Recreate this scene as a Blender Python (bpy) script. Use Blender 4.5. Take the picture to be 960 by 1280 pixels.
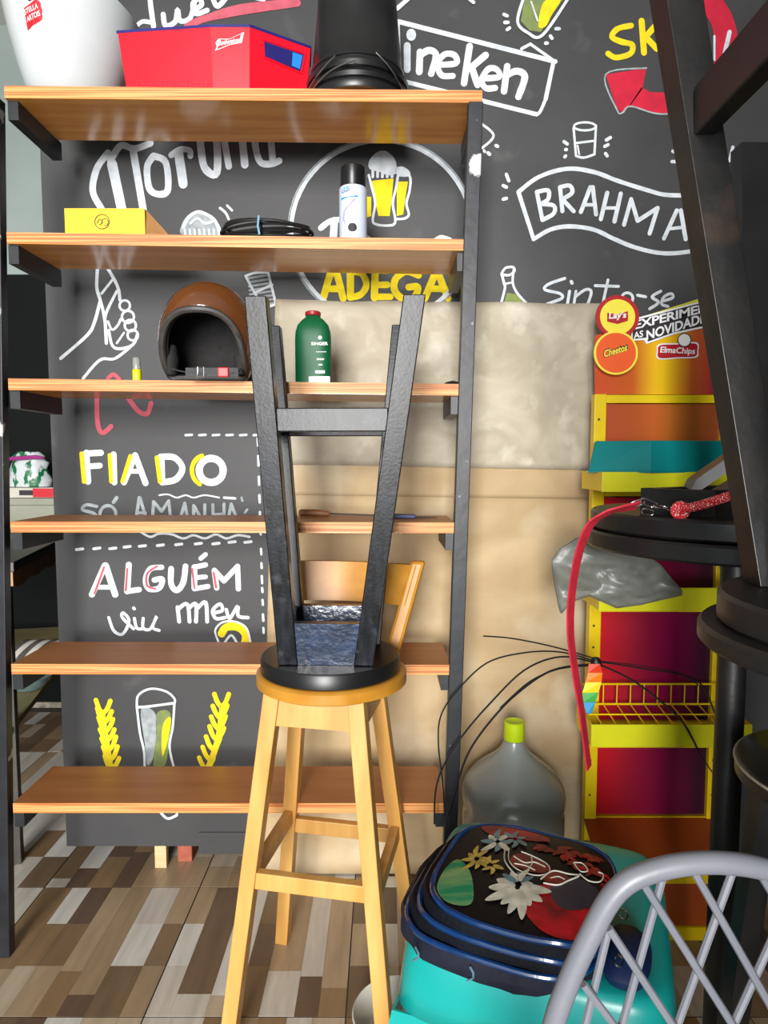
import bpy, bmesh, math, random
from mathutils import Vector, Matrix, noise
R = random.Random(7)
for o in list(bpy.data.objects): bpy.data.objects.remove(o)
sc = bpy.context.scene
COL = sc.collection
# ------------------------------------------------------------------ camera
F, CH = 830.0, 1.25
PITCH = math.atan(64 / 830)
cp, sp = math.cos(PITCH), math.sin(PITCH)
cam = bpy.data.objects.new('camera', bpy.data.cameras.new('camera'))
COL.objects.link(cam)
cam.location = (0, 0, CH); cam.rotation_euler = (math.pi / 2 - PITCH, 0, 0)
cam.data.sensor_fit = 'VERTICAL'; cam.data.sensor_height = 36; cam.data.sensor_width = 27
cam.data.lens = F / 1280 * 36; cam.data.clip_start = 0.02
sc.camera = cam
# ------------------------------------------------------------------ world, light, exposure
w = bpy.data.worlds.new('world'); sc.world = w; w.use_nodes = True
bg = w.node_tree.nodes['Background']
bg.inputs[0].default_value = (0.86, 0.93, 1.0, 1); bg.inputs[1].default_value = 1.35
def area(name, loc, target, sx, sy, power, col):
    l = bpy.data.lights.new(name, 'AREA'); l.shape = 'RECTANGLE'; l.size = sx; l.size_y = sy
    l.energy = power; l.color = col
    o = bpy.data.objects.new(name, l); COL.objects.link(o); o.location = loc
    o.rotation_euler = (Vector(target) - Vector(loc)).to_track_quat('-Z', 'Y').to_euler()
    return o
area('shopfront_daylight', (-1.0, -7.0, 2.1), (-0.3, 1.9, 1.0), 2.2, 3.8, 1000, (1.0, 0.985, 0.96))
sc.view_settings.view_transform = 'Standard'; sc.view_settings.look = 'None'
sc.view_settings.gamma = 1; sc.view_settings.exposure = 0.4
sc.view_settings.use_curve_mapping = False

# ------------------------------------------------------------------ helpers
V = Vector
Z_ = Vector((0, 0, 1))
def ray(u, v):
    a = (u - 480) / F; b = -(v - 640) / F
    return V((a, cp + sp * b, -sp + cp * b))
def at(u, v, Y):                      # point of the place at depth Y
    r = ray(u, v); t = Y / r.y
    return V((r.x * t, Y, CH + r.z * t))
def fl(u, v, Z=0.0):                  # point of the place at height Z
    r = ray(u, v); t = (Z - CH) / r.z
    return V((r.x * t, r.y * t, Z))
def lin(c):
    c = c / 255.0
    return c / 12.92 if c <= 0.04045 else ((c + 0.055) / 1.055) ** 2.4
def rgb(c): return (lin(c[0]), lin(c[1]), lin(c[2]), 1)

MATS = {}
def mat(name, c1, c2=None, rough=0.5, scale=(8, 8, 8), bump=0.0, bscale=40, metal=0.0, spec=0.5,
        trans=0.0, coat=0.0, contrast=(0.35, 0.65), detail=5, c3=None, c3range=(0.62, 0.68), c3scale=12, distort=0.0, alpha=1):
    m = bpy.data.materials.new(name); m.use_nodes = True
    nt = m.node_tree; N = nt.nodes; L = nt.links; p = N['Principled BSDF']
    p.inputs['Roughness'].default_value = rough; p.inputs['Metallic'].default_value = metal
    p.inputs['Specular IOR Level'].default_value = spec
    p.inputs['Transmission Weight'].default_value = trans; p.inputs['Coat Weight'].default_value = coat
    p.inputs['Alpha'].default_value = alpha
    p.inputs['Base Color'].default_value = rgb(c1)
    tc = N.new('ShaderNodeTexCoord'); co = tc.outputs['Object']
    out = None
    if c2 is not None:
        mp = N.new('ShaderNodeMapping'); mp.inputs['Scale'].default_value = scale; L.new(co, mp.inputs['Vector'])
        n = N.new('ShaderNodeTexNoise'); n.inputs['Scale'].default_value = 1; n.inputs['Detail'].default_value = detail
        n.inputs['Distortion'].default_value = distort
        L.new(mp.outputs[0], n.inputs['Vector'])
        r = N.new('ShaderNodeValToRGB'); r.color_ramp.elements[0].position = contrast[0]; r.color_ramp.elements[1].position = contrast[1]
        r.color_ramp.elements[0].color = rgb(c1); r.color_ramp.elements[1].color = rgb(c2)
        L.new(n.outputs['Fac'], r.inputs['Fac']); out = r.outputs['Color']
        if c3 is not None:
            n3 = N.new('ShaderNodeTexNoise'); n3.inputs['Scale'].default_value = c3scale; n3.inputs['Detail'].default_value = 8
            L.new(co, n3.inputs['Vector'])
            r3 = N.new('ShaderNodeValToRGB'); r3.color_ramp.elements[0].position = c3range[0]; r3.color_ramp.elements[1].position = c3range[1]
            L.new(n3.outputs['Fac'], r3.inputs['Fac'])
            mx = N.new('ShaderNodeMix'); mx.data_type = 'RGBA'
            L.new(r3.outputs['Color'], mx.inputs[0]); L.new(out, mx.inputs[6]); mx.inputs[7].default_value = rgb(c3)
            out = mx.outputs[2]
        L.new(out, p.inputs['Base Color'])
    if bump:
        nb = N.new('ShaderNodeTexNoise'); nb.inputs['Scale'].default_value = bscale; nb.inputs['Detail'].default_value = 6
        L.new(co, nb.inputs['Vector'])
        bn = N.new('ShaderNodeBump'); bn.inputs['Strength'].default_value = bump; bn.inputs['Distance'].default_value = 0.01
        L.new(nb.outputs['Fac'], bn.inputs['Height']); L.new(bn.outputs['Normal'], p.inputs['Normal'])
    MATS[name] = m
    return m
def gradmat(name, stops, axis=0, rough=0.35, lo=0, hi=1, noise_amt=0.0):
    """printed colour bands along one object axis (print on a panel)"""
    m = bpy.data.materials.new(name); m.use_nodes = True
    nt = m.node_tree; N = nt.nodes; L = nt.links; p = N['Principled BSDF']; p.inputs['Roughness'].default_value = rough
    tc = N.new('ShaderNodeTexCoord'); s = N.new('ShaderNodeSeparateXYZ'); L.new(tc.outputs['Object'], s.inputs[0])
    mr = N.new('ShaderNodeMapRange'); mr.inputs[1].default_value = lo; mr.inputs[2].default_value = hi
    L.new(s.outputs[axis], mr.inputs[0])
    r = N.new('ShaderNodeValToRGB')
    while len(r.color_ramp.elements) < len(stops): r.color_ramp.elements.new(0.5)
    for e, (pos, c) in zip(r.color_ramp.elements, stops): e.position = pos; e.color = rgb(c)
    L.new(mr.outputs[0], r.inputs['Fac']); L.new(r.outputs['Color'], p.inputs['Base Color'])
    MATS[name] = m
    return m
M = MATS

class MB:
    def __init__(s): s.v = []; s.f = []; s.sm = []
    def add(s, vs, fs, smooth=False):
        b = len(s.v); s.v += [V(p) for p in vs]
        for f in fs: s.f.append([b + i for i in f]); s.sm.append(smooth)
        return s
    def hexa(s, p):                   # p: 4 bottom (ccw), 4 top
        return s.add(p, [(3, 2, 1, 0), (4, 5, 6, 7), (0, 1, 5, 4), (1, 2, 6, 5), (2, 3, 7, 6), (3, 0, 4, 7)])
    def box(s, x0, x1, y0, y1, z0, z1):
        return s.hexa([(x0, y0, z0), (x1, y0, z0), (x1, y1, z0), (x0, y1, z0), (x0, y0, z1), (x1, y0, z1), (x1, y1, z1), (x0, y1, z1)])
    def beam(s, p0, p1, ax, ay, w0, d0, w1=None, d1=None):   # end sections spanned by ax, ay
        w1 = w0 if w1 is None else w1; d1 = d0 if d1 is None else d1
        ax = V(ax); ay = V(ay); q = []
        for p, ww, d in ((V(p0), w0, d0), (V(p1), w1, d1)):
            for sx, sy in ((-1, -1), (1, -1), (1, 1), (-1, 1)): q.append(p + ax * sx * ww / 2 + ay * sy * d / 2)
        return s.hexa(q)
    def tube(s, pts, r, n=8, closed=False, caps=True):
        pts = [V(p) for p in pts]; m = len(pts); rs = r if isinstance(r, (list, tuple)) else [r] * m
        up = None; vs = []; fs = []
        for i, p in enumerate(pts):
            if closed: t = pts[(i + 1) % m] - pts[i - 1]
            else: t = pts[min(i + 1, m - 1)] - pts[max(i - 1, 0)]
            t = t.normalized() if t.length > 1e-9 else V((0, 0, 1))
            if up is None: up = t.orthogonal().normalized()
            up = (up - t * up.dot(t)); up = up.normalized() if up.length > 1e-6 else t.orthogonal().normalized()
            b = t.cross(up)
            for k in range(n):
                a = 2 * math.pi * k / n; vs.append(p + (up * math.cos(a) + b * math.sin(a)) * rs[i])
        for i in range(m if closed else m - 1):
            j = (i + 1) % m
            for k in range(n): fs.append((i * n + k, i * n + (k + 1) % n, j * n + (k + 1) % n, j * n + k))
        if not closed and caps: fs.append(tuple(range(n))[::-1]); fs.append(tuple((m - 1) * n + k for k in range(n)))
        return s.add(vs, fs, True)
    def lathe(s, prof, c, n=40, sx=1, sy=1, axis=None):     # prof: (r, z)
        vs = []; fs = []; c = V(c)
        for r, z in prof:
            for k in range(n):
                a = 2 * math.pi * k / n; vs.append(c + V((math.cos(a) * r * sx, math.sin(a) * r * sy, z)))
        for i in range(len(prof) - 1):
            for k in range(n): fs.append((i * n + k, i * n + (k + 1) % n, (i + 1) * n + (k + 1) % n, (i + 1) * n + k))
        s.add(vs, fs, True)
        b = len(s.v) - len(vs)
        if prof[0][0] > 1e-5: s.f.append([b + k for k in range(n)][::-1]); s.sm.append(False)
        if prof[-1][0] > 1e-5: s.f.append([b + (len(prof) - 1) * n + k for k in range(n)]); s.sm.append(False)
        return s
    def prism(s, poly, d):            # poly of points, extruded by d
        poly = [V(p) for p in poly]; n = len(poly); d = V(d)
        return s.add(poly + [p + d for p in poly], [tuple(range(n))[::-1], tuple(range(n, 2 * n))] +
                     [(i, (i + 1) % n, n + (i + 1) % n, n + i) for i in range(n)])
    def xform(s, mtx): s.v = [mtx @ p for p in s.v]; return s
    def build(s, name, m, parent=None, bevel=0.0, recalc=True, solid=0.0, sub=0):
        me = bpy.data.meshes.new(name); me.from_pydata([tuple(p) for p in s.v], [], s.f); me.update()
        me.polygons.foreach_set('use_smooth', s.sm)
        if any(s.sm): me.set_sharp_from_angle(angle=0.75)
        if recalc:
            bm = bmesh.new(); bm.from_mesh(me); bmesh.ops.recalc_face_normals(bm, faces=bm.faces); bm.to_mesh(me); bm.free()
        me.materials.append(MATS[m] if isinstance(m, str) else m)
        o = bpy.data.objects.new(name, me); COL.objects.link(o)
        if parent is not None:
            o.parent = parent; o.matrix_parent_inverse = Matrix.Translation(-parent.location)
        if sub:
            k = o.modifiers.new('sub', 'SUBSURF'); k.levels = k.render_levels = sub
        if solid:
            k = o.modifiers.new('solid', 'SOLIDIFY'); k.thickness = solid; k.offset = -1
        if bevel:
            k = o.modifiers.new('bevel', 'BEVEL'); k.width = bevel; k.segments = 2; k.limit_method = 'ANGLE'; k.angle_limit = 0.7
        return o
def tag(o, label, cat, group=None, kind=None):
    o['label'] = label; o['category'] = cat
    if group: o['group'] = group
    if kind: o['kind'] = kind
    return o
def thing(name, label, cat, loc, group=None):
    o = bpy.data.objects.new(name, None); COL.objects.link(o); o.location = loc; o.empty_display_size = 0.05
    return tag(o, label, cat, group)
def struct(o): o['kind'] = 'structure'; return o
def spline(pts, sub=6, closed=False):
    pts = [V(p) for p in pts]; n = len(pts)
    if n < 3: return pts
    out = []; rng = n if closed else n - 1
    for i in range(rng):
        g = (lambda k: pts[k % n]) if closed else (lambda k: pts[max(0, min(n - 1, k))])
        p0, p1, p2, p3 = g(i - 1), g(i), g(i + 1), g(i + 2)
        for k in range(sub):
            t = k / sub
            out.append(0.5 * ((2 * p1) + (p2 - p0) * t + (2 * p0 - 5 * p1 + 4 * p2 - p3) * t * t + (3 * p1 - p0 - 3 * p2 + p3) * t ** 3))
    if not closed: out.append(pts[-1])
    return out
SK = [0]
def stroke(mb, px, wpx, Y, straight=False, closed=False):
    """a flat painted line on the plane at depth Y"""
    k = Y / F; SK[0] = (SK[0] + 1) % 9; Y -= 0.00007 * SK[0]
    pts = [at(u, v, Y) for u, v in px]
    if not straight: pts = spline(pts, 6, closed)
    if closed: pts = pts + [pts[0], pts[1]]
    hw = wpx * k / 2; L = []; Rr = []
    m = len(pts); yv = V((0, 1, 0))
    for i, p in enumerate(pts):
        t = (pts[min(i + 1, m - 1)] - pts[max(i - 1, 0)])
        t = t.normalized() if t.length > 1e-9 else V((1, 0, 0))
        nn = t.cross(yv).normalized(); j = 1 + 0.1 * noise.noise(p * 60)
        dy = V((0, -0.00035 * i / m, 0)); L.append(p + nn * hw * j + dy); Rr.append(p - nn * hw * j + dy)
    vs = L + Rr
    mb.add(vs, [(i, i + 1, m + i + 1, m + i) for i in range(m - 1)])
    if not closed:
        for p, q in ((pts[0], pts[1]), (pts[-1] + V((0, -0.00035, 0)), pts[-2])):
            a0 = math.atan2((p - q).z, (p - q).x)
            vs = [p] + [p + V((math.cos(a0 + a), 0, math.sin(a0 + a))) * hw for a in [(-.5 + k / 6) * math.pi for k in range(7)]]
            mb.add(vs, [(0, k, k + 1) for k in range(1, 7)])
    return mb
def strokes(name, m, parent, Y, items, straight=False):
    mb = MB()
    for px, wd in items: stroke(mb, px, wd, Y, straight or len(px) == 2)
    return mb.build(name, m, parent, recalc=False)
def poly_px(name, m, parent, Y, polys, smooth=False):
    mb = MB()
    for px in polys:
        pts = [at(u, v, Y) for u, v in px]
        if smooth: pts = spline(pts, 5, True)
        mb.add(pts, [tuple(range(len(pts)))])
    return mb.build(name, m, parent, recalc=False)
def circ(cx, cy, r, n=24, ry=None): return [(cx + r * math.cos(2 * math.pi * k / n), cy + (ry or r) * math.sin(2 * math.pi * k / n)) for k in range(n + 1)]
def text_obj(name, body, O, X, Yv, m, parent, bold=0.0, shear=0.0, proj=None, space=1.0):
    cu = bpy.data.curves.new('t', 'FONT'); cu.body = body; cu.size = 1; cu.offset = bold; cu.shear = shear
    cu.space_character = space; cu.resolution_u = 3
    o = bpy.data.objects.new('t', cu); COL.objects.link(o)
    dg = bpy.context.evaluated_depsgraph_get(); dg.update()
    me = bpy.data.meshes.new_from_object(o.evaluated_get(dg)); bpy.data.objects.remove(o)
    xs = [v.co.x for v in me.vertices]; ys = [v.co.y for v in me.vertices]
    x0, x1, y0, y1 = min(xs), max(xs), min(ys), max(ys)
    O, X, Yv = V(O), V(X), V(Yv); mb = MB()
    vs = [O + X * ((v.co.x - x0) / (x1 - x0)) + Yv * ((v.co.y - y0) / (y1 - y0)) for v in me.vertices]
    if proj: vs = [proj(p) for p in vs]
    mb.add(vs, [tuple(p.vertices) for p in me.polygons]); bpy.data.meshes.remove(me)
    return mb.build(name, m, parent, recalc=False)
def text_px(name, body, bl, br, tl, Y, m, parent, **k):
    a, b, c = at(*bl, Y), at(*br, Y), at(*tl, Y)
    return text_obj(name, body, a, b - a, c - a, m, parent, **k)

# ------------------------------------------------------------------ materials
mat('chalkboard', (56, 56, 57), (67, 67, 68), 0.55, (2.2, 2, 3), spec=0.35, bump=0.03, bscale=60, c3=(92, 92, 92), c3range=(0.66, 0.85), c3scale=7)
mat('chalk_white', (214, 219, 224), (186, 192, 197), 0.9, (45, 45, 45), contrast=(0.4, 0.75))
mat('chalk_grey', (164, 171, 174), (138, 146, 150), 0.9, (60, 60, 60))
mat('chalk_yellow', (240, 214, 20), (222, 196, 24), 0.85, (40, 40, 40))
mat('chalk_red', (206, 28, 58), (188, 24, 52), 0.85, (30, 30, 30))
mat('chalk_pink', (198, 92, 106), (180, 80, 94), 0.85, (30, 30, 30))
mat('chalk_green', (128, 142, 70), (110, 124, 84), 0.85, (30, 30, 30))
mat('ply_face', (176, 116, 66), (164, 104, 56), 0.42, (3, 30, 30), spec=0.5, bump=0.015, bscale=30)
mat('ply_under_bounce', (240, 168, 80), (218, 138, 54), 0.18, (2.5, 40, 30), spec=0.6)  # paler raw ply, brightened further in place of light bounced off the floor
mat('ply_edge', (218, 158, 92), (178, 104, 48), 0.5, (3, 3, 330), contrast=(0.42, 0.6), detail=1)
mat('black_metal', (26, 28, 32), (36, 38, 44), 0.38, (20, 20, 20), bump=0.05, c3=(190, 190, 190), c3range=(0.655, 0.69), c3scale=16)
mat('black_metal_clean', (26, 29, 31), (36, 39, 42), 0.4, (20, 20, 20))
mat('tan_sheet', (190, 166, 128), (172, 146, 108), 0.75, (4, 4, 7), bump=0.12, bscale=14, c3=(206, 192, 164), c3range=(0.5, 0.8), c3scale=5, distort=0.6)
mat('grey_sheet', (158, 147, 126), (178, 168, 148), 0.6, (6, 6, 9), bump=0.4, bscale=13, c3=(200, 192, 174), c3range=(0.55, 0.72), c3scale=10, distort=1.2)
mat('stool_wood', (214, 164, 92), (196, 142, 70), 0.38, (26, 26, 3), bump=0.02, bscale=50)
mat('seat_wood', (190, 134, 48), (176, 118, 34), 0.36, (20, 5, 20))
mat('black_paint', (8, 9, 11), (30, 32, 38), 0.3, (70, 70, 16), contrast=(0.4, 0.62), bump=0.035, bscale=170, spec=0.24, c3=(70, 72, 78), c3range=(0.6, 0.9), c3scale=45)
mat('blue_black_paint', (30, 40, 60), (44, 58, 84), 0.22, (40, 40, 40), bump=0.18, bscale=90, spec=0.8)
mat('black_wood', (17, 17, 18), (28, 26, 25), 0.42, (14, 14, 14), bump=0.1, bscale=40, c3=(92, 66, 42), c3range=(0.60, 0.8), c3scale=5)
mat('black_seat', (18, 18, 19), (26, 26, 28), 0.35, (10, 10, 10))
mat('pale_edge', (168, 160, 140), (110, 104, 92), 0.4, (30, 30, 30))
mat('white_gloss', (206, 210, 211), (198, 203, 204), 0.18, (6, 6, 6), coat=0.5)
mat('label_red', (204, 30, 44), (188, 26, 40), 0.4)
mat('pure_white', (240, 240, 240), None, 0.5)
mat('crate_red', (238, 22, 44), (226, 18, 38), 0.3, (6, 6, 6))
mat('crate_blue', (44, 40, 120), (34, 32, 96), 0.35)
mat('sky_blue', (40, 130, 210), None, 0.4)
mat('black_plastic', (24, 24, 25), (32, 32, 33), 0.33, (10, 10, 10))
mat('wire_steel', (190, 190, 188), None, 0.25, metal=1)
mat('box_yellow', (250, 206, 8), (240, 196, 6), 0.5)
mat('cardboard', (172, 124, 74), (156, 110, 62), 0.8, (30, 30, 30))
mat('ink_black', (28, 26, 24), None, 0.6)
mat('cable_black', (22, 22, 22), None, 0.45)
mat('tie_blue', (120, 170, 200), None, 0.5)
mat('can_label', (206, 216, 230), (198, 206, 222), 0.28, (10, 10, 4))
mat('ink_navy', (36, 46, 104), None, 0.5)
mat('ink_cyan', (40, 150, 205), None, 0.5)
mat('ink_lilac', (170, 160, 200), None, 0.5)
mat('helmet_brown', (112, 66, 34), (92, 52, 28), 0.1, (5, 5, 5), coat=1.0)
mat('helmet_trim', (66, 62, 58), (52, 48, 46), 0.5, (30, 30, 30))
mat('helmet_liner', (36, 34, 34), (28, 27, 27), 0.85, (40, 40, 40), bump=0.1, bscale=90)
mat('strap_grey', (62, 62, 64), (46, 46, 48), 0.7, (60, 60, 60))
mat('buckle_red', (232, 34, 22), None, 0.4)
mat('bottle_green', (3, 92, 52), (2, 82, 45), 0.45, (8, 8, 8), spec=0.35)
mat('cap_red', (150, 30, 34), None, 0.4)
mat('marker_yellow', (214, 206, 30), None, 0.35)
mat('clear_grey', (176, 178, 170), None, 0.2, trans=0.4)
mat('tool_wood', (140, 92, 52), (112, 72, 42), 0.5, (30, 10, 10))
mat('tool_steel', (120, 120, 120), None, 0.35, metal=1)
mat('tool_blue', (36, 52, 110), None, 0.4)
mat('rack_yellow', (236, 204, 8), (222, 188, 6), 0.35, (8, 8, 8))
mat('rail_lime', (216, 214, 30), (200, 196, 24), 0.35, (6, 6, 6))
mat('rack_orange', (158, 70, 24), (140, 58, 22), 0.35, (5, 5, 5))
mat('teal_tray', (0, 128, 128), (0, 116, 118), 0.4, (5, 5, 5))
mat('teal_stool', (22, 158, 152), (19, 149, 144), 0.28, (5, 5, 5))
mat('grey_bag', (132, 134, 126), (112, 114, 106), 0.35, (14, 14, 14), bump=0.2, bscale=30)
mat('leash_red', (178, 24, 46), (156, 18, 38), 0.7, (40, 40, 40), bump=0.2, bscale=160)
mat('rope_red', (208, 22, 40), (240, 226, 220), 0.7, (420, 420, 420), contrast=(0.6, 0.63), detail=1)
mat('chain_steel', (200, 200, 198), None, 0.22, metal=1)
for i, c in enumerate([(224, 60, 30), (240, 130, 20), (240, 220, 40), (70, 170, 80), (50, 150, 200)]): mat('ribbon%d' % i, c, None, 0.5)
mat('jug_plastic', (196, 202, 198), (186, 192, 188), 0.2, (5, 5, 5), trans=0.55, spec=0.5)
mat('cap_lime', (182, 204, 20), (168, 190, 16), 0.4)
mat('pack_navy', (7, 9, 16), (10, 14, 24), 0.75, (20, 20, 20), spec=0.15, bump=0.25, bscale=120)
mat('pack_grey', (22, 24, 37), (30, 32, 48), 0.7, (10, 10, 10), spec=0.2, bump=0.2, bscale=60)
mat('piping_blue', (6, 50, 100), (5, 40, 84), 0.22, (20, 20, 20), coat=0.4)
mat('pack_blue', (7, 32, 78), (5, 24, 62), 0.6, (20, 20, 20))
mat('art_black', (14, 12, 12), (22, 16, 15), 0.35, (9, 9, 9), spec=0.12)
mat('art_red', (186, 12, 30), (110, 8, 18), 0.4, (26, 26, 26), spec=0.25)
mat('art_rust', (150, 50, 36), (104, 30, 24), 0.45, (40, 40, 40), spec=0.25)
mat('art_green', (20, 120, 80), (120, 150, 96), 0.45, (14, 40, 14), spec=0.25)
mat('art_white', (216, 212, 196), (180, 176, 158), 0.3, (60, 60, 60))
mat('art_gold', (190, 164, 70), (150, 124, 44), 0.3, (60, 60, 60))
mat('art_teal', (90, 130, 140), (60, 96, 110), 0.3, (60, 60, 60))
mat('art_purple', (44, 34, 56), (32, 26, 40), 0.3, (30, 30, 30))
mat('chair_grey', (120, 121, 128), (110, 112, 120), 0.4, (12, 12, 12), bump=0.03, bscale=90)
mat('pale_plastic', (196, 192, 180), (186, 182, 168), 0.45, (6, 6, 6))
mat('wall_light', (196, 206, 204), (188, 198, 197), 0.8, (3, 3, 3))
mat('wall_far_paint', (150, 161, 157), (142, 153, 150), 0.8, (3, 3, 3))
mat('wall_dark', (12, 16, 15), (15, 19, 18), 0.7, (2, 2, 2), spec=0.12)
mat('ceiling_paint', (225, 222, 214), (218, 214, 206), 0.9, (3, 3, 3))
mat('dark_table', (46, 41, 36), (56, 50, 43), 0.4, (20, 4, 20))
mat('apron_wood', (172, 132, 84), (152, 114, 70), 0.5, (8, 20, 8))
mat('pale_board', (150, 138, 96), (136, 124, 84), 0.6, (8, 8, 8))
mat('clear_box', (190, 190, 172), (176, 178, 160), 0.25, (6, 6, 6), trans=0.35)
mat('bag_green', (10, 104, 64), (200, 204, 206), 0.35, (26, 26, 15), contrast=(0.46, 0.5), bump=0.3, bscale=40)
mat('band_purple', (150, 40, 120), None, 0.5)
mat('cloth_grey', (84, 76, 70), (70, 64, 60), 0.9, (30, 30, 30))
mat('cloth_white', (196, 190, 180), (180, 174, 164), 0.9, (30, 30, 30))
mat('glass_bowl', (150, 176, 176), None, 0.1, trans=0.6)
mat('grout', (96, 90, 82), (80, 76, 70), 0.8, (20, 20, 20))
mat('brick_red', (170, 92, 70), (150, 78, 58), 0.8, (40, 40, 40))
mat('block_wood', (214, 192, 150), (196, 170, 126), 0.7, (10, 10, 40))
PL = [(140, 114, 86), (168, 144, 114), (198, 180, 156), (226, 222, 214), (112, 90, 74), (152, 124, 92), (214, 206, 194), (182, 158, 128), (124, 102, 80)]
for i, c in enumerate(PL): mat('plank%d' % i, c, tuple(int(k * 0.88) for k in c), 0.3, (40, 5, 40), contrast=(0.3, 0.7), bump=0.02, bscale=60)

# ------------------------------------------------------------------ room shell
YW = 1.93
floor = struct(MB().box(-3.2, 2.2, -2.4, 3.4, -0.06, -0.006).build('floor', 'grout'))
T = 0.4555; GX = -0.54; GY = 1.862
for i in range(-5, 4):
    for j in range(-3, 4):
        x0, y0 = GX + i * T, GY + j * T - T
        x1, y1 = x0 + T - 0.003, y0 + T - 0.003
        if x0 < -2.6 or x1 > 1.5 or y1 > 3.3 or y0 < 0.2: continue
        tl = MB().box(x0, x1, y0, y1, -0.0058, -0.0012).build('tile', 'grout', floor)
        x = x0; ws = [R.choice([0.052, 0.06, 0.066, 0.078]) for _ in range(7)]; k = (x1 - x0) / sum(ws)
        last = -1
        for wd in ws:
            wd *= k; y = y0; cut = R.uniform(0.08, 0.4) * T
            segs = [cut, T - 0.003 - cut] if R.random() < 0.75 else [T * 0.33, T * 0.33, T * 0.34 - 0.003]
            for sg in segs:
                c = R.randrange(len(PL))
                while c == last: c = R.randrange(len(PL))
                last = c
                MB().box(x + 0.0002, x + wd - 0.0002, y + 0.0002, y + sg - 0.0002, -0.0011, 0.0).build('plank', 'plank%d' % c, tl)
                y += sg
            x += wd
# chalkboard partition
XL = -0.962
wall = struct(MB().box(XL, 2.0, YW, YW + 0.05, 0.085, 3.3).build('wall_back', 'chalkboard'))
MB().box(-0.56, -0.345, YW - 0.004, YW + 0.03, 0.062, 0.13).build('bottom_strip', 'chalkboard', wall)
MB().box(-0.34, 2.0, YW + 0.002, YW + 0.05, 0.0, 0.084).build('lower_rail', 'chalkboard', wall)
wf = struct(MB().box(-3.2, 2.2, 3.3, 3.36, 2.15, 3.3).build('wall_far', 'wall_far_paint'))
MB().box(-3.2, 2.2, 3.292, 3.36, 0.03, 2.149).build('dark_dado', 'wall_dark', wf)
MB().box(-3.2, 2.2, 3.285, 3.33, 0.0, 0.028).build('dado_foot', 'pale_edge', wf)
struct(MB().box(2.0, 2.06, -2.4, 3.36, 0, 3.3).build('wall_right', 'wall_dark'))
struct(MB().box(-3.26, -3.2, -2.4, 3.36, 0, 3.3).build('wall_left', 'wall_light'))
struct(MB().box(-3.26, 2.06, -2.4, 3.36, 3.3, 3.36).build('ceiling', 'ceiling_paint'))

wfr = struct(MB().box(0.22, 2.06, -2.0, -1.88, 0, 3.3).build('added_front_wall', 'wall_light'))  # unseen wall, added to make the daylight fade towards the right
MB().box(-3.2, 0.219, -2.0, -1.88, 3.0, 3.3).build('added_lintel', 'wall_light', wfr)  # added with the wall to bound the daylight opening above
MB().box(-3.2, -2.3, -2.0, -1.88, 0, 2.999).build('added_front_pier', 'wall_light', wfr)  # unseen pier, added to close the daylight opening on the left
# ------------------------------------------------------------------ chalk on the partition
Y1, Y2, Y3 = YW - 0.0010, YW - 0.0022, YW - 0.0034
def S(name, m, items, Y=Y1): return strokes(name, m, wall, Y, items)
S('chalk_lettering', 'chalk_white', [([(187, -6), (189, 12), (192, 33)], 6), ([(170, 33), (178, 27), (188, 28)], 5), ([(204, 18), (207, 32), (219, 27), (222, 12), (225, 26), (238, 22), (244, -2)], 6),
    ([(243, 12), (252, 6), (249, -2), (241, 5), (245, 17), (259, 13)], 6), ([(266, -2), (272, 8), (283, -3)], 6), ([(320, -2), (330, 0)], 4)])
S('painted_stripe', 'chalk_pink', [([(234, 33), (257, 23), (310, 13), (372, 4)], 8), ([(250, 24), (300, 8), (372, 1)], 5)])
S('chalk_lettering', 'chalk_white', [([(135, 191), (121, 211), (116, 239), (127, 261)], 8), ([(140, 205), (152, 261)], 12), ([(138, 201), (151, 182), (168, 186), (188, 179)], 8), ([(166, 186), (179, 262)], 9),
    ([(192, 195), (207, 203), (210, 236), (200, 243), (187, 236), (184, 209), (192, 195)], 8),
    ([(223, 190), (229, 230)], 11), ([(214, 194), (225, 187), (237, 188), (238, 195)], 7),
    ([(250, 168), (251, 184), (256, 210), (271, 216), (269, 168), (252, 166)], 9), ([(279, 168), (286, 208)], 8), ([(302, 166), (306, 206)], 9), ([(279, 170), (292, 164), (302, 168)], 8),
    ([(338, 166), (341, 202)], 8), ([(340, 168), (322, 166), (319, 180), (325, 202), (338, 205), (349, 201)], 8)])
poly_px('chalk_drawing', 'chalk_grey', wall, Y1, [[(229, 294), (227, 281), (233, 271), (243, 264), (255, 266), (264, 271), (274, 283), (273, 294)]], True)
S('chalk_drawing', 'chalk_white', [([(229, 284), (236, 272), (247, 265), (258, 268), (268, 275), (274, 286)], 4), ([(238, 279), (247, 273), (256, 279), (266, 277)], 3)] + [([(231 + 6 * k, 287), (232 + 6 * k, 295)], 2.6) for k in range(8)]
  + [([(275, 260), (282, 266), (286, 274)], 3), ([(284, 257), (290, 263)], 3)], Y2)
S('chalk_ring', 'chalk_white', [(circ(477, 289, 113, 48), 5)])
S('chalk_ring', 'chalk_grey', [([(p[0], p[1]) for p in circ(477, 289, 117, 48)], 1.6)])
poly_px('chalk_drawing', 'chalk_yellow', wall, Y1, [[(465, 226), (492, 223), (489, 254), (487, 270), (473, 270), (469, 251)], [(496, 227), (510, 227), (506, 251), (504, 268), (496, 270)], [(456, 246), (464, 246), (464, 270), (458, 272)]])
poly_px('chalk_drawing', 'chalk_white', wall, Y1, [[(462, 211), (462, 200), (472, 190), (483, 189), (494, 200), (495, 216), (485, 219), (475, 215)], [(494, 211), (502, 208), (511, 213), (512, 220), (498, 220)]], True)
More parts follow.
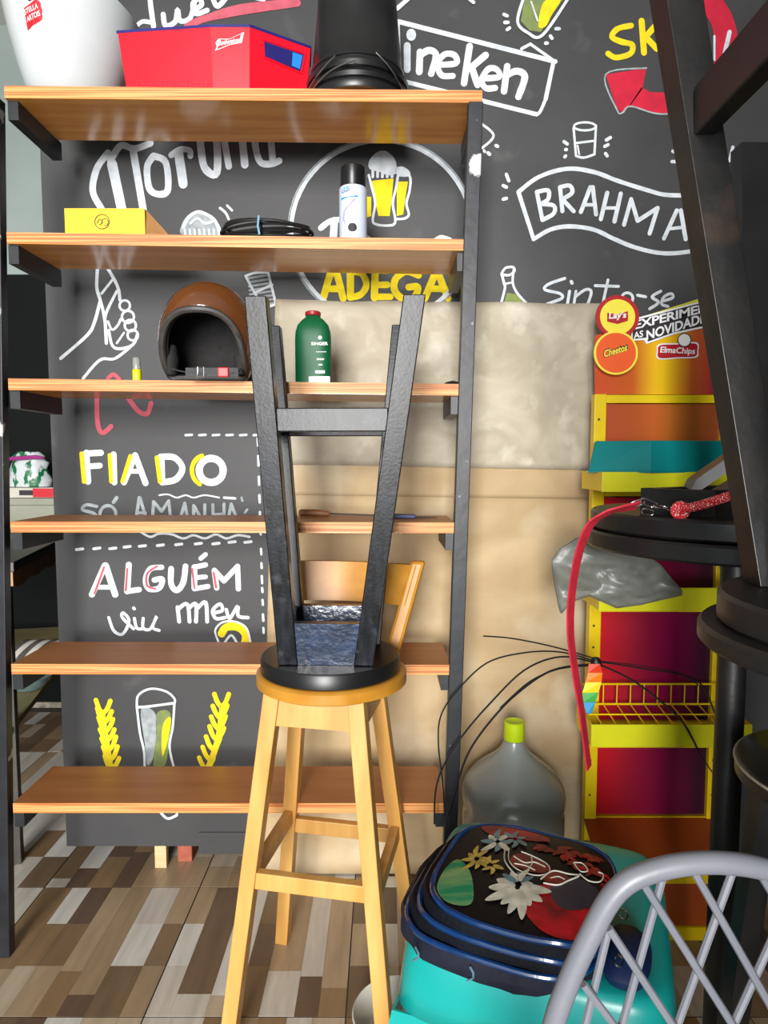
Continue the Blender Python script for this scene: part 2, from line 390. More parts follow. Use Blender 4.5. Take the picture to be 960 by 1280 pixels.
S('chalk_drawing', 'chalk_white', [([(461, 219), (465, 235), (469, 254), (466, 274), (469, 280), (483, 282), (494, 278), (491, 254), (495, 235), (498, 216)], 3), ([(498, 214), (512, 220), (512, 238), (508, 254), (511, 268), (506, 273), (496, 274)], 3)] + [([(466 + 6 * k, 210), (466 + 6 * k, 221)], 3.4) for k in range(5)], Y2)
S('chalk_lettering', 'chalk_white', [([(401, 285), (412, 277), (427, 274)], 7), ([(418, 276), (416, 305)], 9), ([(545, 300), (552, 297), (562, 300)], 6), ([(432, 276), (470, 305)], 5)])
S('chalk_lettering', 'chalk_yellow', [([(404, 373), (417, 336), (429, 373)], 8.5), ([(409, 361), (425, 361)], 8), ([(438, 338), (438, 371)], 9), ([(437, 339), (452, 342), (458, 356), (451, 368), (438, 372)], 8),
    ([(469, 337), (468, 372)], 9), ([(468, 338), (486, 338)], 8), ([(468, 356), (484, 356)], 8), ([(468, 371), (488, 371)], 8), ([(523, 344), (508, 339), (495, 348), (493, 362), (503, 373), (518, 371), (522, 359), (511, 359)], 8.5),
    ([(531, 373), (546, 337)], 8.5), ([(546, 337), (560, 373)], 8.5), ([(536, 361), (556, 361)], 8)])
# framed word, upper middle
S('chalk_frame', 'chalk_white', [([(498, 27), (694, 77)], 5.5), ([(498, 27), (500, 97)], 3), ([(502, 101), (671, 143)], 5), ([(692, 77), (682, 124)], 5), ([(682, 124), (673, 142), (660, 141), (646, 137)], 4), ([(652, 61), (663, 55)], 3.5), ([(663, 55), (694, 77)], 3.5)])
S('chalk_lettering', 'chalk_white', [([(509, 57), (509, 87)], 8), ([(514, 42), (514, 45)], 11), ([(525, 65), (524, 90)], 8), ([(525, 69), (536, 63), (545, 69), (539, 92)], 8), ([(549, 81), (570, 79), (568, 69), (556, 68), (547, 80), (552, 94), (566, 95)], 7),
    ([(587, 58), (580, 104)], 8), ([(607, 69), (587, 86)], 8), ([(590, 85), (597, 106)], 8), ([(604, 98), (624, 96), (621, 87), (611, 86), (602, 99), (607, 110), (619, 110)], 7), ([(634, 83), (630, 114)], 8), ([(633, 94), (646, 89), (656, 96), (648, 121)], 8)])
poly_px('chalk_drawing', 'chalk_green', wall, Y1, [[(656, -3), (651, 26), (662, 38), (676, 40), (705, -3)]])
poly_px('chalk_drawing', 'chalk_yellow', wall, Y2, [[(680, 2), (702, -3), (690, 18), (682, 33), (673, 32)]], True)
S('chalk_drawing', 'chalk_white', [([(655, -4), (647, 27), (660, 41), (678, 44), (711, -3)], 3.5), ([(664, 2), (672, 26)], 2)] + [([(a, b), (a + c, b + d)], 4) for a, b, c, d in [(630, 18, 4, 2), (631, 28, 4, 0), (634, 37, 3, -2), (695, 36, 4, 0), (688, 45, 2, 3), (682, 54, 2, 0), (586, -2, 6, 5)]] + [([(496, 11), (512, -3)], 5)], Y3)
S('chalk_drawing', 'chalk_white', [([(598, 152), (617, 169), (603, 185)], 3), ([(610, 191), (612, 193)], 4), ([(620, 182), (622, 183)], 4), ([(605, 188), (606, 190)], 3)])
S('chalk_banner', 'chalk_white', [([(648, 240), (674, 221), (709, 211), (742, 215), (772, 226), (810, 238), (837, 244), (890, 243)], 5), ([(648, 240), (667, 299)], 5), ([(667, 299), (688, 287), (712, 283), (742, 287), (766, 298), (793, 309), (823, 316), (850, 316), (890, 310)], 5), ([(890, 243), (896, 276), (890, 310)], 4)])
S('chalk_lettering', 'chalk_white', [([(671, 240), (678, 275)], 5), ([(671, 240), (685, 238), (685, 249), (676, 255)], 5), ([(676, 255), (692, 257), (692, 267), (678, 275)], 5), ([(700, 234), (703, 264)], 5), ([(700, 234), (712, 232), (715, 241), (703, 249)], 5), ([(703, 249), (717, 264)], 5),
    ([(738, 234), (726, 265)], 5), ([(741, 234), (745, 268)], 5), ([(731, 256), (743, 256)], 4), ([(759, 241), (751, 274)], 5), ([(776, 242), (768, 277)], 5), ([(755, 260), (771, 260)], 4), ([(789, 249), (780, 281)], 5), ([(789, 249), (797, 276)], 5), ([(797, 276), (822, 260)], 5), ([(822, 260), (812, 292)], 5),
    ([(846, 263), (830, 298)], 5), ([(851, 263), (857, 299)], 5), ([(837, 286), (855, 284)], 4)])
S('chalk_drawing', 'chalk_white', [(circ(731, 158, 13.5, 20, 5), 2.6), ([(717, 160), (720, 195)], 2.8), ([(745, 157), (743, 193)], 2.8), ([(720, 195), (730, 197), (743, 193)], 2.8), ([(719, 179), (743, 176)], 2.6), ([(722, 182), (724, 193)], 2)]
  + [([(a, b), (a + c, b + d)], 4) for a, b, c, d in [(705, 177, 4, 3), (707, 187, 1, 0), (706, 196, 1, -1), (758, 175, 5, -3), (756, 183, 4, -2), (757, 192, 2, 3), (841, 189, 5, 2), (840, 202, 5, 0), (633, 218, 3, 8), (629, 232, 4, 2), (629, 249, 4, -1), (917, 219, 3, 0), (905, 224, 1, -1)]] + [([(916, 184), (912, 200), (908, 202), (903, 218)], 4)])
S('chalk_lettering', 'chalk_yellow', [([(789, 32), (772, 36), (765, 46), (776, 52), (790, 56), (788, 67), (770, 72), (760, 67)], 6.5), ([(802, 26), (805, 66)], 7), ([(822, 29), (807, 46)], 7), ([(807, 46), (821, 61)], 7), (circ(846, 46, 12, 16, 17), 6), ([(868, 26), (871, 58)], 6), ([(871, 58), (884, 56)], 6)])
poly_px('painted_arrow', 'chalk_red', wall, Y1, [[(757, 93), (808, 85), (803, 111), (787, 133), (778, 141), (771, 135)], [(802, 109), (812, 115), (850, 116), (850, 142), (820, 141), (786, 133)]])
S('painted_arrow', 'chalk_red', [([(846, 129), (880, 120), (900, 98), (908, 60), (902, 25), (882, -6)], 26)])
S('arrow_outline', 'chalk_grey', [([(808, 85), (757, 93), (771, 137), (778, 141), (788, 133), (820, 142), (850, 142)], 2)], Y2)
S('chalk_drawing', 'chalk_white', [([(893, 45), (893, 75)], 2.5), ([(912, 40), (905, 70)], 5)], Y2)
S('chalk_lettering', 'chalk_white', [([(706, 348), (686, 355), (681, 362), (700, 367), (702, 373), (684, 380)], 3.6), ([(712, 364), (709, 382)], 3.6), ([(714, 352), (715, 354)], 4), ([(720, 364), (717, 382)], 3.4), ([(719, 371), (732, 362), (739, 365), (734, 382)], 3.4), ([(760, 350), (753, 382)], 3.6), ([(744, 357), (773, 358)], 3.6),
    (circ(784, 373, 7, 14), 3.4), ([(797, 369), (807, 371)], 3.6), ([(826, 364), (815, 371), (823, 378), (812, 386)], 3.6), ([(830, 376), (841, 372), (839, 367), (830, 371), (827, 380), (835, 383)], 3.4)])
poly_px('chalk_drawing', 'chalk_green', wall, Y1, [[(634, 366), (646, 368), (658, 380), (656, 384), (628, 384)]])
S('chalk_drawing', 'chalk_white', [([(627, 342), (630, 354), (631, 361), (625, 384)], 3), ([(642, 338), (641, 354), (647, 367), (660, 381)], 3), ([(627, 342), (632, 335), (641, 334), (643, 339), (636, 344), (627, 343)], 3), ([(630, 355), (641, 353)], 2.4)], Y2)
# hand, cup, red hooks
S('chalk_drawing', 'chalk_white', [([(122, 334), (121, 359), (125, 374), (131, 399), (133, 429)], 4), ([(134, 334), (147, 358), (150, 375)], 4), ([(125, 377), (118, 403), (109, 419), (76, 448)], 4), ([(142, 348), (127, 367)], 3), ([(146, 364), (134, 388), (131, 399)], 3.5), (circ(156, 382, 6.5, 14), 3), (circ(160, 396, 7.5, 14), 3), (circ(163, 407, 7, 14), 3), (circ(166, 419, 6.5, 14), 3),
    ([(135, 402), (140, 412), (147, 407), (151, 399)], 3), ([(136, 413), (140, 431), (149, 436), (166, 431), (172, 417)], 3.5), ([(166, 431), (144, 448), (125, 450), (104, 473)], 3.5), ([(146, 429), (155, 416)], 2.5)])
S('chalk_drawing', 'chalk_grey', [([(310 + k * 0.6, 348 + 5 * k), (334 + k * 1.2, 344 + 5 * k)], 2.6) for k in range(8)])
S('chalk_drawing', 'chalk_white', [([(307, 345), (316, 362), (330, 386)], 3), ([(335, 340), (345, 380)], 3), ([(307, 345), (320, 341), (335, 341)], 3), ([(330, 386), (345, 380)], 3), ([(318, 366), (340, 356)], 3)], Y2)
S('painted_hook', 'chalk_pink', [([(135, 473), (142, 468), (149, 474)], 5), ([(121, 490), (122, 528), (128, 541), (139, 533)], 6), ([(158, 494), (172, 513), (184, 517), (189, 504)], 6)])
S('chalk_dashes', 'chalk_white', [([(x, 544), (x + 8, 543.5)], 3) for x in range(232, 322, 17)] + [([(322 + (a - 546) * 0.03, a), (322.5 + (a - 546) * 0.03, b)], 3) for a, b in [(548, 557), (570, 582), (596, 606), (619, 628), (640, 652), (660, 668), (686, 693), (704, 710), (720, 729), (735, 740), (750, 756), (768, 776), (785, 791)]]
  + [([(x - 4, y), (x + 4, y - 1)], 3.6) for x, y in [(99.5, 687), (121, 686), (141, 686), (159, 684), (178, 683), (200.5, 682), (223.5, 681), (248, 680), (270, 680), (290, 678), (310, 678)]])
S('chalk_lettering', 'chalk_white', [([(108, 566), (110, 602)], 8), ([(107, 567), (126, 566)], 8), ([(111, 583), (125, 582)], 7), ([(142, 568), (143, 603)], 7.5), ([(169, 569), (155, 603)], 7.5), ([(169, 569), (182, 604)], 7.5), ([(160, 589), (176, 589)], 6), ([(202, 571), (203, 602)], 7.5), ([(201, 571), (218, 572), (228, 585), (220, 599), (203, 603)], 8), (circ(264, 588, 15, 24), 9)])
S('yellow_letter_edge', 'chalk_yellow',
  [([(102, 567), (105, 602)], 5.5), ([(137, 569), (139, 602)], 5), ([(163, 570), (153, 602)], 5), ([(196, 572), (200, 602)], 5.5), ([(257 + 17 * math.cos(math.radians(a)), 588 + 19 * math.sin(math.radians(a))) for a in range(115, 256, 14)], 5.5)], Y2)
S('chalk_lettering', 'chalk_grey', [([(121, 633), (108, 631), (103, 637), (118, 642), (121, 650), (104, 654)], 4), (circ(135, 643, 10, 16, 11), 4), ([(146, 622), (142, 628)], 4.5), ([(174, 622), (169, 656)], 4), ([(175, 622), (185, 656)], 4), ([(172, 641), (182, 641)], 3.5), ([(192, 627), (190, 656)], 4), ([(192, 627), (202, 639)], 4), ([(202, 639), (211, 626)], 4), ([(211, 626), (214, 656)], 4),
    ([(231, 629), (223, 656)], 4), ([(231, 629), (236, 656)], 4), ([(227, 648), (235, 647)], 3), ([(242, 632), (242, 656)], 4), ([(243, 633), (256, 656)], 4), ([(256, 631), (256, 656)], 4), ([(266, 631), (267, 656)], 4), ([(280, 630), (280, 656)], 4), ([(267, 643), (280, 642)], 3), ([(289, 630), (284, 656)], 4), ([(289, 630), (299, 656)], 4), ([(303, 626), (302, 622)], 3), ([(306, 641), (309, 637)], 3)])
S('chalk_wave', 'chalk_white', [([(199, 619), (210, 618), (221, 622), (232, 619), (242, 622), (256, 619), (274, 622)], 2), ([(280, 622), (294, 623)], 3), ([(176, 665), (188, 671), (199, 667), (215, 668), (229, 673), (242, 669), (256, 673), (270, 668), (283, 673), (297, 669), (312, 671)], 3)])
S('chalk_lettering', 'chalk_white', [([(131, 707), (115, 743)], 8), ([(132, 707), (144, 743)], 8.5), ([(123, 734), (141, 734)], 6), ([(161, 706), (159, 739)], 8), ([(159, 739), (174, 737)], 7), ([(202, 709), (188, 711), (182, 724), (186, 736), (199, 735), (203, 724), (193, 725)], 7), ([(214, 711), (214, 730), (221, 738), (229, 728), (232, 708)], 7.5), ([(243, 709), (243, 735)], 7.5), ([(243, 709), (257, 706)], 6.5), ([(244, 722), (257, 721)], 6), ([(243, 736), (260, 733)], 6.5), ([(251, 698), (257, 693)], 6), ([(268, 713), (271, 735)], 7), ([(268, 713), (280, 726)], 7), ([(280, 726), (297, 708)], 7), ([(297, 708), (298, 736)], 7)])
S('pink_letter_line', 'chalk_pink', [([(130, 709), (118, 742)], 2.4), ([(159, 711), (157, 738)], 2.4), ([(196, 708), (184, 717), (184, 732), (194, 736)], 2.4), ([(240, 711), (243, 735)], 2.4), ([(267, 716), (270, 734)], 2.8)], Y2)
S('chalk_lettering', 'chalk_white', [([(136, 772), (142, 788), (152, 793), (159, 784), (161, 774), (154, 766), (153, 772), (167, 786)], 4), ([(168, 773), (171, 785), (179, 786)], 4), ([(167, 760), (168, 761)], 4), ([(179, 773), (179, 785), (188, 786), (196, 770), (191, 784), (199, 788)], 4), ([(222, 759), (224, 777)], 5), ([(222, 762), (234, 755), (237, 777)], 5), ([(236, 760), (245, 755), (245, 777)], 5), ([(247, 760), (257, 753), (259, 777)], 5),
    ([(267, 766), (278, 763), (275, 755), (266, 763), (270, 773), (281, 772)], 4.5), ([(283, 762), (287, 773), (297, 758), (298, 770), (310, 772)], 4.5)])
S('yellow_question_mark', 'chalk_yellow', [([(277, 792), (283, 784), (297, 784), (307, 793), (306, 806)], 10)])
S('question_outline', 'chalk_white', [([(273, 802), (269, 788), (278, 778), (294, 777), (308, 785), (313, 802)], 2.5), ([(281, 803), (289, 794), (296, 803)], 3)], Y2)
poly_px('chalk_drawing', 'chalk_grey', wall, Y1, [[(176, 888), (188, 886), (196, 900), (192, 945), (184, 956), (181, 930)]], True)
poly_px('chalk_drawing', 'chalk_green', wall, Y1, [[(196, 892), (212, 890), (212, 915), (207, 955), (192, 958), (195, 925)]], True)
poly_px('chalk_drawing', 'chalk_yellow', wall, Y2, [[(205, 903), (213, 896), (213, 910), (208, 932), (203, 945), (202, 920)]], True)
S('chalk_drawing', 'chalk_white', [([(171, 883), (173, 869), (188, 861), (207, 864), (218, 873), (218, 880)], 3), ([(172, 884), (186, 883), (216, 879)], 3.4), ([(171, 883), (175, 916), (180, 939), (181, 965)], 3), ([(218, 880), (216, 908), (212, 934), (219, 965)], 3), ([(198, 1012), (209, 1023), (221, 1019)], 3.6), ([(181, 965), (184, 1000), (200, 1014)], 3), ([(219, 965), (222, 1000), (221, 1019)], 3)], Y3)
def wheat(stem):
    it = [(stem, 5)]; n = len(stem)
    for k in range(7):
        t = k / 6 * (n - 1); i = min(int(t), n - 2); fr = t - i
        x = stem[i][0] * (1 - fr) + stem[i + 1][0] * fr; y = stem[i][1] * (1 - fr) + stem[i + 1][1] * fr
        for sg in (-1, 1): it.append(([(x, y), (x + sg * 5, y - 6), (x + sg * 9, y - 16 + R.uniform(-2, 2))], 6))
    return it
S('chalk_wheat', 'chalk_yellow', wheat([(140, 962), (134, 926), (129, 892)]))
S('chalk_wheat', 'chalk_yellow', wheat([(258, 962), (271, 925), (277, 884)]))

# ------------------------------------------------------------------ beige sheets over the partition
def sheet(name, m, pxs, Y, amp, parent, nx=44, nz=26, th=0.003, curl=0.0):
    """pxs: tl, tr, br, bl of a hanging sheet; wrinkled"""
    c = [at(u, v, Y) for u, v in pxs]; mb = MB(); vs = []; fs = []
    for j in range(nz + 1):
        for i in range(nx + 1):
            s, t = i / nx, j / nz
            p = (c[0] * (1 - s) + c[1] * s) * (1 - t) + (c[3] * (1 - s) + c[2] * s) * t
            d = abs(noise.noise(p * 5 + V((3, 0, 0)))) + 0.5 * abs(noise.noise(p * 13))
            p = p + V((0, -amp * d, 0))
            if j == 0: p.z += 0.006 * noise.noise(p * 7)
            if curl: p.y -= curl * max(0, 1 - s / 0.06) * max(0, 1 - t / 0.2)
            vs.append(p)
    for j in range(nz):
        for i in range(nx): a = j * (nx + 1) + i; fs.append((a, a + 1, a + nx + 2, a + nx + 1))
    mb.add(vs, fs, True)
    return mb.build(name, m, parent, solid=th)
cov = thing('wall_covering', 'crumpled beige sheets hung over the lower part of the black wall', 'sheet', at(500, 1090, 1.925))
sheet('lower_sheet', 'tan_sheet', [(338, 612), (768, 618), (752, 1091), (328, 1091)], 1.920, 0.006, cov)
sheet('band_sheet', 'tan_sheet', [(341, 574), (770, 580), (768, 624), (338, 618)], 1.914, 0.004, cov, nz=8)
sheet('upper_sheet', 'grey_sheet', [(345, 376), (778, 380), (770, 588), (339, 580)], 1.908, 0.008, cov, curl=0.01)

# ------------------------------------------------------------------ shelving unit
YF, YB = 1.59, 1.79
un = thing('shelving_unit', 'tall open shelving unit with six orange plywood boards on black metal posts', 'shelves', V((-0.38, 1.6, 0)))
rows = [((5, 107), (603, 113), 13.5), ((8, 290), (583, 299), 13), ((10, 473), (575, 480), 13.5), ((13, 652), (568, 653), 13), ((14, 830), (562, 831), 12.5), ((16, 1004), (555, 1004), 12.5)]
SH = []
for n, (a, b, th) in enumerate(rows):
    A, B = at(*a, YF), at(*b, YF); tz = th * YF / F
    def hx(y0, y1, ins=0.0):
        return [V((A.x + ins, y0, A.z - tz)), V((B.x - ins, y0, B.z - tz)), V((B.x - ins, y1, B.z - tz)), V((A.x + ins, y1, A.z - tz)), V((A.x + ins, y0, A.z)), V((B.x - ins, y0, B.z)), V((B.x - ins, y1, B.z)), V((A.x + ins, y1, A.z))]
    s = MB().hexa(hx(YF + 0.002, YB)).build('shelf', 'ply_face', un)
    MB().hexa(hx(YF, YF + 0.0018)).build('plywood_edge', 'ply_edge', s)
    MB().hexa([p - Z_ * 0.0012 for p in hx(YF, YB)[:4]] + [p - Z_ * 0.0002 for p in hx(YF, YB)[:4]]).build('underside_bounce_layer', 'ply_under_bounce', s)  # thin layer carrying the painted bounce light under each board
    SH.append((A, B, tz))
    for P, sg in ((A, 1), (B, -1)):
        x = P.x + sg * (0.012 if n == 0 else 0.008)
        MB().box(x - 0.012, x + 0.012, YF + 0.012, YB + 0.02, P.z - tz - 0.044, P.z - tz - 0.0008).build('bracket', 'black_metal_clean', un)
def shz(n, x):
    A, B, t = SH[n]; return A.z + (B.z - A.z) * (x - A.x) / (B.x - A.x)
for top, bot in (((-11, 121), (3, 1195)), ((595, 126.5), (558, 1195))):
    p1, p0 = at(*top, YF - 0.008), at(*bot, YF - 0.008); p0.z = 0.0
    MB().beam(p0 + V((0, 0.014, 0)), p1 + V((0, 0.014, 0)), (1, 0, 0), (0, 1, 0), 0.034, 0.028).build('post', 'black_metal', un, bevel=0.002)

# ------------------------------------------------------------------ things on the shelves
def put(n, u, Y):                                  # point on the top of board n below picture column u
    A, B, t = SH[n]; z = A.z
    for _ in range(4):
        r = ray(u, 576); x = (u - 480) / F * (cp * Y - sp * (z - CH)); z = shz(n, x)
    return V((x, Y, z + 0.0006))
# white ice bucket
c = put(0, 94, 1.725)
b = thing('ice_bucket', 'large white glossy ice bucket with a red label on the top board', 'bucket', c)
prof = [(0.062, 0.0), (0.070, 0.003), (0.088, 0.014), (0.108, 0.05), (0.124, 0.10), (0.139, 0.16), (0.151, 0.22), (0.160, 0.30)]
mb = MB().lathe([(r, z) for r, z in prof] + [(0.155, 0.302), (0.146, 0.26), (0.128, 0.16), (0.1, 0.05), (0.05, 0.02), (0.0, 0.018)], c, 48)
for q in mb.v:
    h = (q.z - c.z) / 0.30
    if h > 0.15: q.z -= 0.14 * max(0, (q.x - c.x) / 0.15 * 0.5 + 0.12) * (h - 0.15) * 1.05
mb.build('body', 'white_gloss', b)
def on_lathe(p, cc=c):
    z = p.z - cc.z; rr = prof[-1][0]
    for (r0, z0), (r1, z1) in zip(prof, prof[1:]):
        if z0 <= z <= z1: rr = r0 + (r1 - r0) * (z - z0) / (z1 - z0)
    dx = max(-rr * 0.97, min(rr * 0.97, p.x - cc.x))
    return V((cc.x + dx, cc.y - math.sqrt(rr * rr - dx * dx) - 0.0012, p.z))
Yb = c.y - 0.115
def decal(name, m, px, off, parent, projf, Y):
    pts = [at(u, v, Y) for u, v in px]; ctr = sum(pts, V()) / len(pts)
    vs = []; n = len(pts)
    rings = 4
    for k in range(rings + 1):
        for p in pts: q = projf(ctr + (p - ctr) * (k / rings)); q.y -= off; vs.append(q)
    fs = [(k * n + i, k * n + (i + 1) % n, (k + 1) * n + (i + 1) % n, (k + 1) * n + i) for k in range(rings) for i in range(n)]
    return MB().add(vs, fs).build(name, m, parent, recalc=False)
decal('red_label', 'label_red', [(35, 17), (44, 14), (53, 9), (58, 13), (63, 22), (62, 30), (55, 34), (45, 37), (37, 41)], 0, b, on_lathe, Yb)
decal('horn_emblem', 'ink_black', [(42, 6), (44, 3), (47, 6), (48, 10), (44, 11), (41, 9)], 0, b, on_lathe, Yb)
decal('glass_emblem', 'ink_black', [(130, 26), (133, 22), (137, 24), (137, 33), (133, 38), (132, 45), (131, 38), (129, 33)], 0.016, b, on_lathe, Yb)
lift = lambda p: on_lathe(p) + V((0, -0.0008, 0))
for body, bl, br, tl in (('STELLA', (36, 25), (55, 20), (35.5, 19)), ('ARTOIS', (38, 33), (57, 28), (37.5, 27))):
    text_px('label_text', body, bl, br, tl, Yb, 'pure_white', b, bold=0.01, proj=lift)
# red crate
c0 = put(0, 270, 1.68); zt = at(290, 34, 1.61).z
b = thing('plastic_crate', 'red plastic drinks crate with a navy blue rim on the top board', 'crate', V((c0.x, 1.68, shz(0, c0.x))))
top_px = [(147, 1.632), (263, 1.610), (312, 1.61), (388, 1.69)]
top = [V((at(u, 34, Y).x, Y, zt)) for u, Y in top_px]; top += [V((top[3].x - 0.01, 1.765, zt)), V((top[0].x + 0.085, 1.765, zt))]
ctr = sum(top, V()) / 6
zb = max(shz(0, p.x) for p in top) + 0.0006
bot = [V((ctr.x + (p.x - ctr.x) * 0.93, ctr.y + (p.y - ctr.y) * 0.88, zb)) for p in top]
def inset(ps, k): cc = sum(ps, V()) / len(ps); return [V((cc.x + (p.x - cc.x) * k, cc.y + (p.y - cc.y) * k, p.z)) for p in ps]
n = 6
mb = MB().add(bot + top, [(i, (i + 1) % n, n + (i + 1) % n, n + i) for i in range(n)] + [tuple(range(n))[::-1]])
mb.build('crate_shell', 'crate_red', b)
it, ib = inset(top, 0.955), [p + V((0, 0, 0.01)) for p in inset(bot, 0.95)]
MB().add(ib + it, [(i, (i + 1) % n, n + (i + 1) % n, n + i) for i in range(n)] + [tuple(range(n))]).build('crate_lining', 'crate_blue', b)
mb = MB()
for k in range(6): mb.hexa([inset(top, 1.012)[k], inset(top, 1.012)[(k + 1) % 6], it[(k + 1) % 6], it[k]] + [p + V((0, 0, 0.006)) for p in (inset(top, 1.012)[k], inset(top, 1.012)[(k + 1) % 6], it[(k + 1) % 6], it[k])])
mb.build('rim', 'crate_blue', b)
def face_pt(i, s, t, off=0.0012):                    # point on crate face i
    a, bb, cc, d = bot[i], bot[(i + 1) % n], top[(i + 1) % n], top[i]
    p = (a * (1 - s) + bb * s) * (1 - t) + (d * (1 - s) + cc * s) * t
    nn = (bb - a).cross(d - a).normalized()
    return p + nn * off
def face_poly(name, m, i, st, off=0.0012): return MB().add([face_pt(i, s, t, off) for s, t in st], [tuple(range(len(st)))]).build(name, m, b, recalc=False)
def face_ring(name, m, i, st, wd, off=0.0016):
    mb = MB(); pts = [face_pt(i, s, t, off) for s, t in st]; k = len(pts); cc = sum(pts, V()) / k
    ins = [cc + (p - cc) * (1 - wd) for p in pts]
    return mb.add(pts + ins, [(q, (q + 1) % k, k + (q + 1) % k, k + q) for q in range(k)]).build(name, m, b, recalc=False)
bow = [(0.12, 0.76), (0.20, 0.82), (0.48, 0.82), (0.86, 0.92), (0.80, 0.76), (0.50, 0.73), (0.10, 0.64), (0.15, 0.71)]
face_ring('bowtie_emblem', 'pure_white', 1, bow, 0.16)
text_obj('emblem_text', 'Budweiser', face_pt(1, 0.18, 0.715), face_pt(1, 0.78, 0.77) - face_pt(1, 0.18, 0.715), face_pt(1, 0.18, 0.80) - face_pt(1, 0.18, 0.715), 'pure_white', b, bold=0.01, shear=0.2)
face_poly('handle_slot', 'crate_blue', 2, [(0.22, 0.86), (0.90, 0.86), (0.86, 0.58), (0.24, 0.64)])
face_poly('slot_light', 'sky_blue', 2, [(0.70, 0.84), (0.87, 0.84), (0.84, 0.61), (0.70, 0.62)], 0.0022)
face_ring('slot_lip', 'crate_red', 2, [(0.19, 0.89), (0.93, 0.89), (0.88, 0.54), (0.21, 0.61)], 0.10, 0.003)
mat('crate_red_dark', (214, 18, 40), None, 0.35)
text_obj('embossed_script', 'Budweiser', face_pt(0, 0.08, 0.02), face_pt(0, 0.99, 0.02) - face_pt(0, 0.08, 0.02), face_pt(0, 0.1, 0.26) - face_pt(0, 0.08, 0.02), 'crate_red_dark', b, shear=0.3)
# black buckets, upside down
c = put(0, 447, 1.705)
b = thing('stacked_buckets', 'black plastic buckets nested upside down on the top board', 'bucket', c)
z0 = c.z
MB().lathe([(0.128, 0), (0.130, 0.004), (0.130, 0.014), (0.122, 0.016), (0.120, 0.024), (0.126, 0.026), (0.127, 0.036), (0.121, 0.040), (0.118, 0.048)], c, 48).build('lower_rim', 'black_plastic', b)
MB().lathe([(0.118, 0.0485), (0.124, 0.050), (0.125, 0.062), (0.114, 0.066), (0.112, 0.078), (0.115, 0.080), (0.114, 0.09), (0.110, 0.094), (0.1, 0.20), (0.092, 0.30), (0.088, 0.305), (0, 0.305)], c, 48).build('bucket_body', 'black_plastic', b)
for px in ([(381, 108), (392, 98), (420, 78)], [(388, 110), (412, 96), (446, 86)], [(470, 74), (488, 88), (506, 110)]):
    pts = []
    for q in spline([V((u, v, 0)) for u, v in px], 5):
        p = at(q.x, q.y, c.y - 0.10); d = max(-0.132, min(0.132, p.x - c.x)); pts.append(V((c.x + d, c.y - math.sqrt(0.1335 ** 2 - d * d) , p.z)))
    MB().tube(pts, 0.0016, 6).build('wire_handle', 'wire_steel', b)
# yellow box
c = put(1, 132, 1.62)
xa, xb = at(81, 276, 1.615).x, at(181, 276, 1.615).x; z = shz(1, xb) ; zt = at(120, 260.5, 1.615).z; zl = max(shz(1, xa), shz(1, xb)) + 0.0006
b = thing('gift_box', 'small yellow cardboard box with a round black line logo', 'box', V(((xa + xb) / 2, 1.65, zl)))
zl = shz(1, xa) + 0.0006
MB().hexa([(xa, 1.615, zl), (xb, 1.615, zl), (xb, 1.715, zl), (xa, 1.715, zl), (xa, 1.615, zt), (xb, 1.615, zt), (xb, 1.655, zt - 0.004), (xa, 1.655, zt - 0.004)]).build('box_body', 'box_yellow', b)
MB().add([(xb + 0.0008, 1.617, zl), (xb + 0.058, 1.65, zl), (xb + 0.0008, 1.625, zt)], [(0, 1, 2)]).build('side_flap', 'cardboard', b, solid=0.0012)
strokes('round_logo', 'ink_black', b, 1.6142, [(circ(127.5, 277, 9, 24), 0.9), ([(121, 279), (124, 274), (127, 275), (127, 279), (124, 281)], 0.8), ([(128, 279), (128, 275), (132, 273), (135, 276), (134, 281), (130, 282)], 0.8)])
# cable coil
c = put(1, 334, 1.67)
b = thing('cable_coil', 'flat coil of thin black cable tied in the middle', 'cable', c)
for k in range(7):
    pts = [c + V((math.cos(a) * (0.112 - 0.005 * (k % 4)), math.sin(a) * (0.048 + 0.006 * (k % 3)), 0.009 + 0.0062 * k + 0.004 * math.sin(2 * a + k))) for a in [2 * math.pi * i / 30 for i in range(30)]]
    MB().tube(pts, 0.0034, 6, closed=True).build('cable_loop', 'cable_black', b)
MB().tube([c + V((-0.005, -0.062 + 0.02 * math.cos(a), 0.018 + 0.020 * math.sin(a))) for a in [2 * math.pi * i / 14 for i in range(14)]], 0.003, 6, closed=True).build('cable_tie', 'cable_black', b)
MB().tube([c + V((-0.003, -0.085, 0.001)), c + V((-0.006, -0.088, 0.02)), c + V((-0.004, -0.085, 0.043))], 0.0025, 6).build('tie_tail', 'tie_blue', b)
# spray can
c = put(1, 441.5, 1.645); r = 0.0335
b = thing('spray_can', 'white spray paint can with black cap beside the beer glasses drawing', 'can', c)
zt = at(441, 203, 1.62).z - c.z; zc = at(441, 231, 1.62).z - c.z
MB().lathe([(r - 0.002, 0), (r, 0.003), (r, zc - 0.004), (r - 0.002, zc)], c, 32).build('can_body', 'can_label', b)
MB().lathe([(r - 0.004, zc + 0.0003), (r - 0.003, zc + 0.002), (r - 0.004, zt - 0.004), (r - 0.008, zt), (0, zt)], c, 32).build('cap', 'black_plastic', b)
def on_can(p, cc=c, rr=r):
    d = max(-rr * 0.98, min(rr * 0.98, p.x - cc.x)); return V((cc.x + d, cc.y - math.sqrt(rr * rr - d * d) - 0.0007, p.z))
Yc = c.y - r
decal('blue_bar', 'ink_cyan', [(426, 245), (447, 243.5), (447, 246), (426, 248)], 0, b, on_can, Yc)
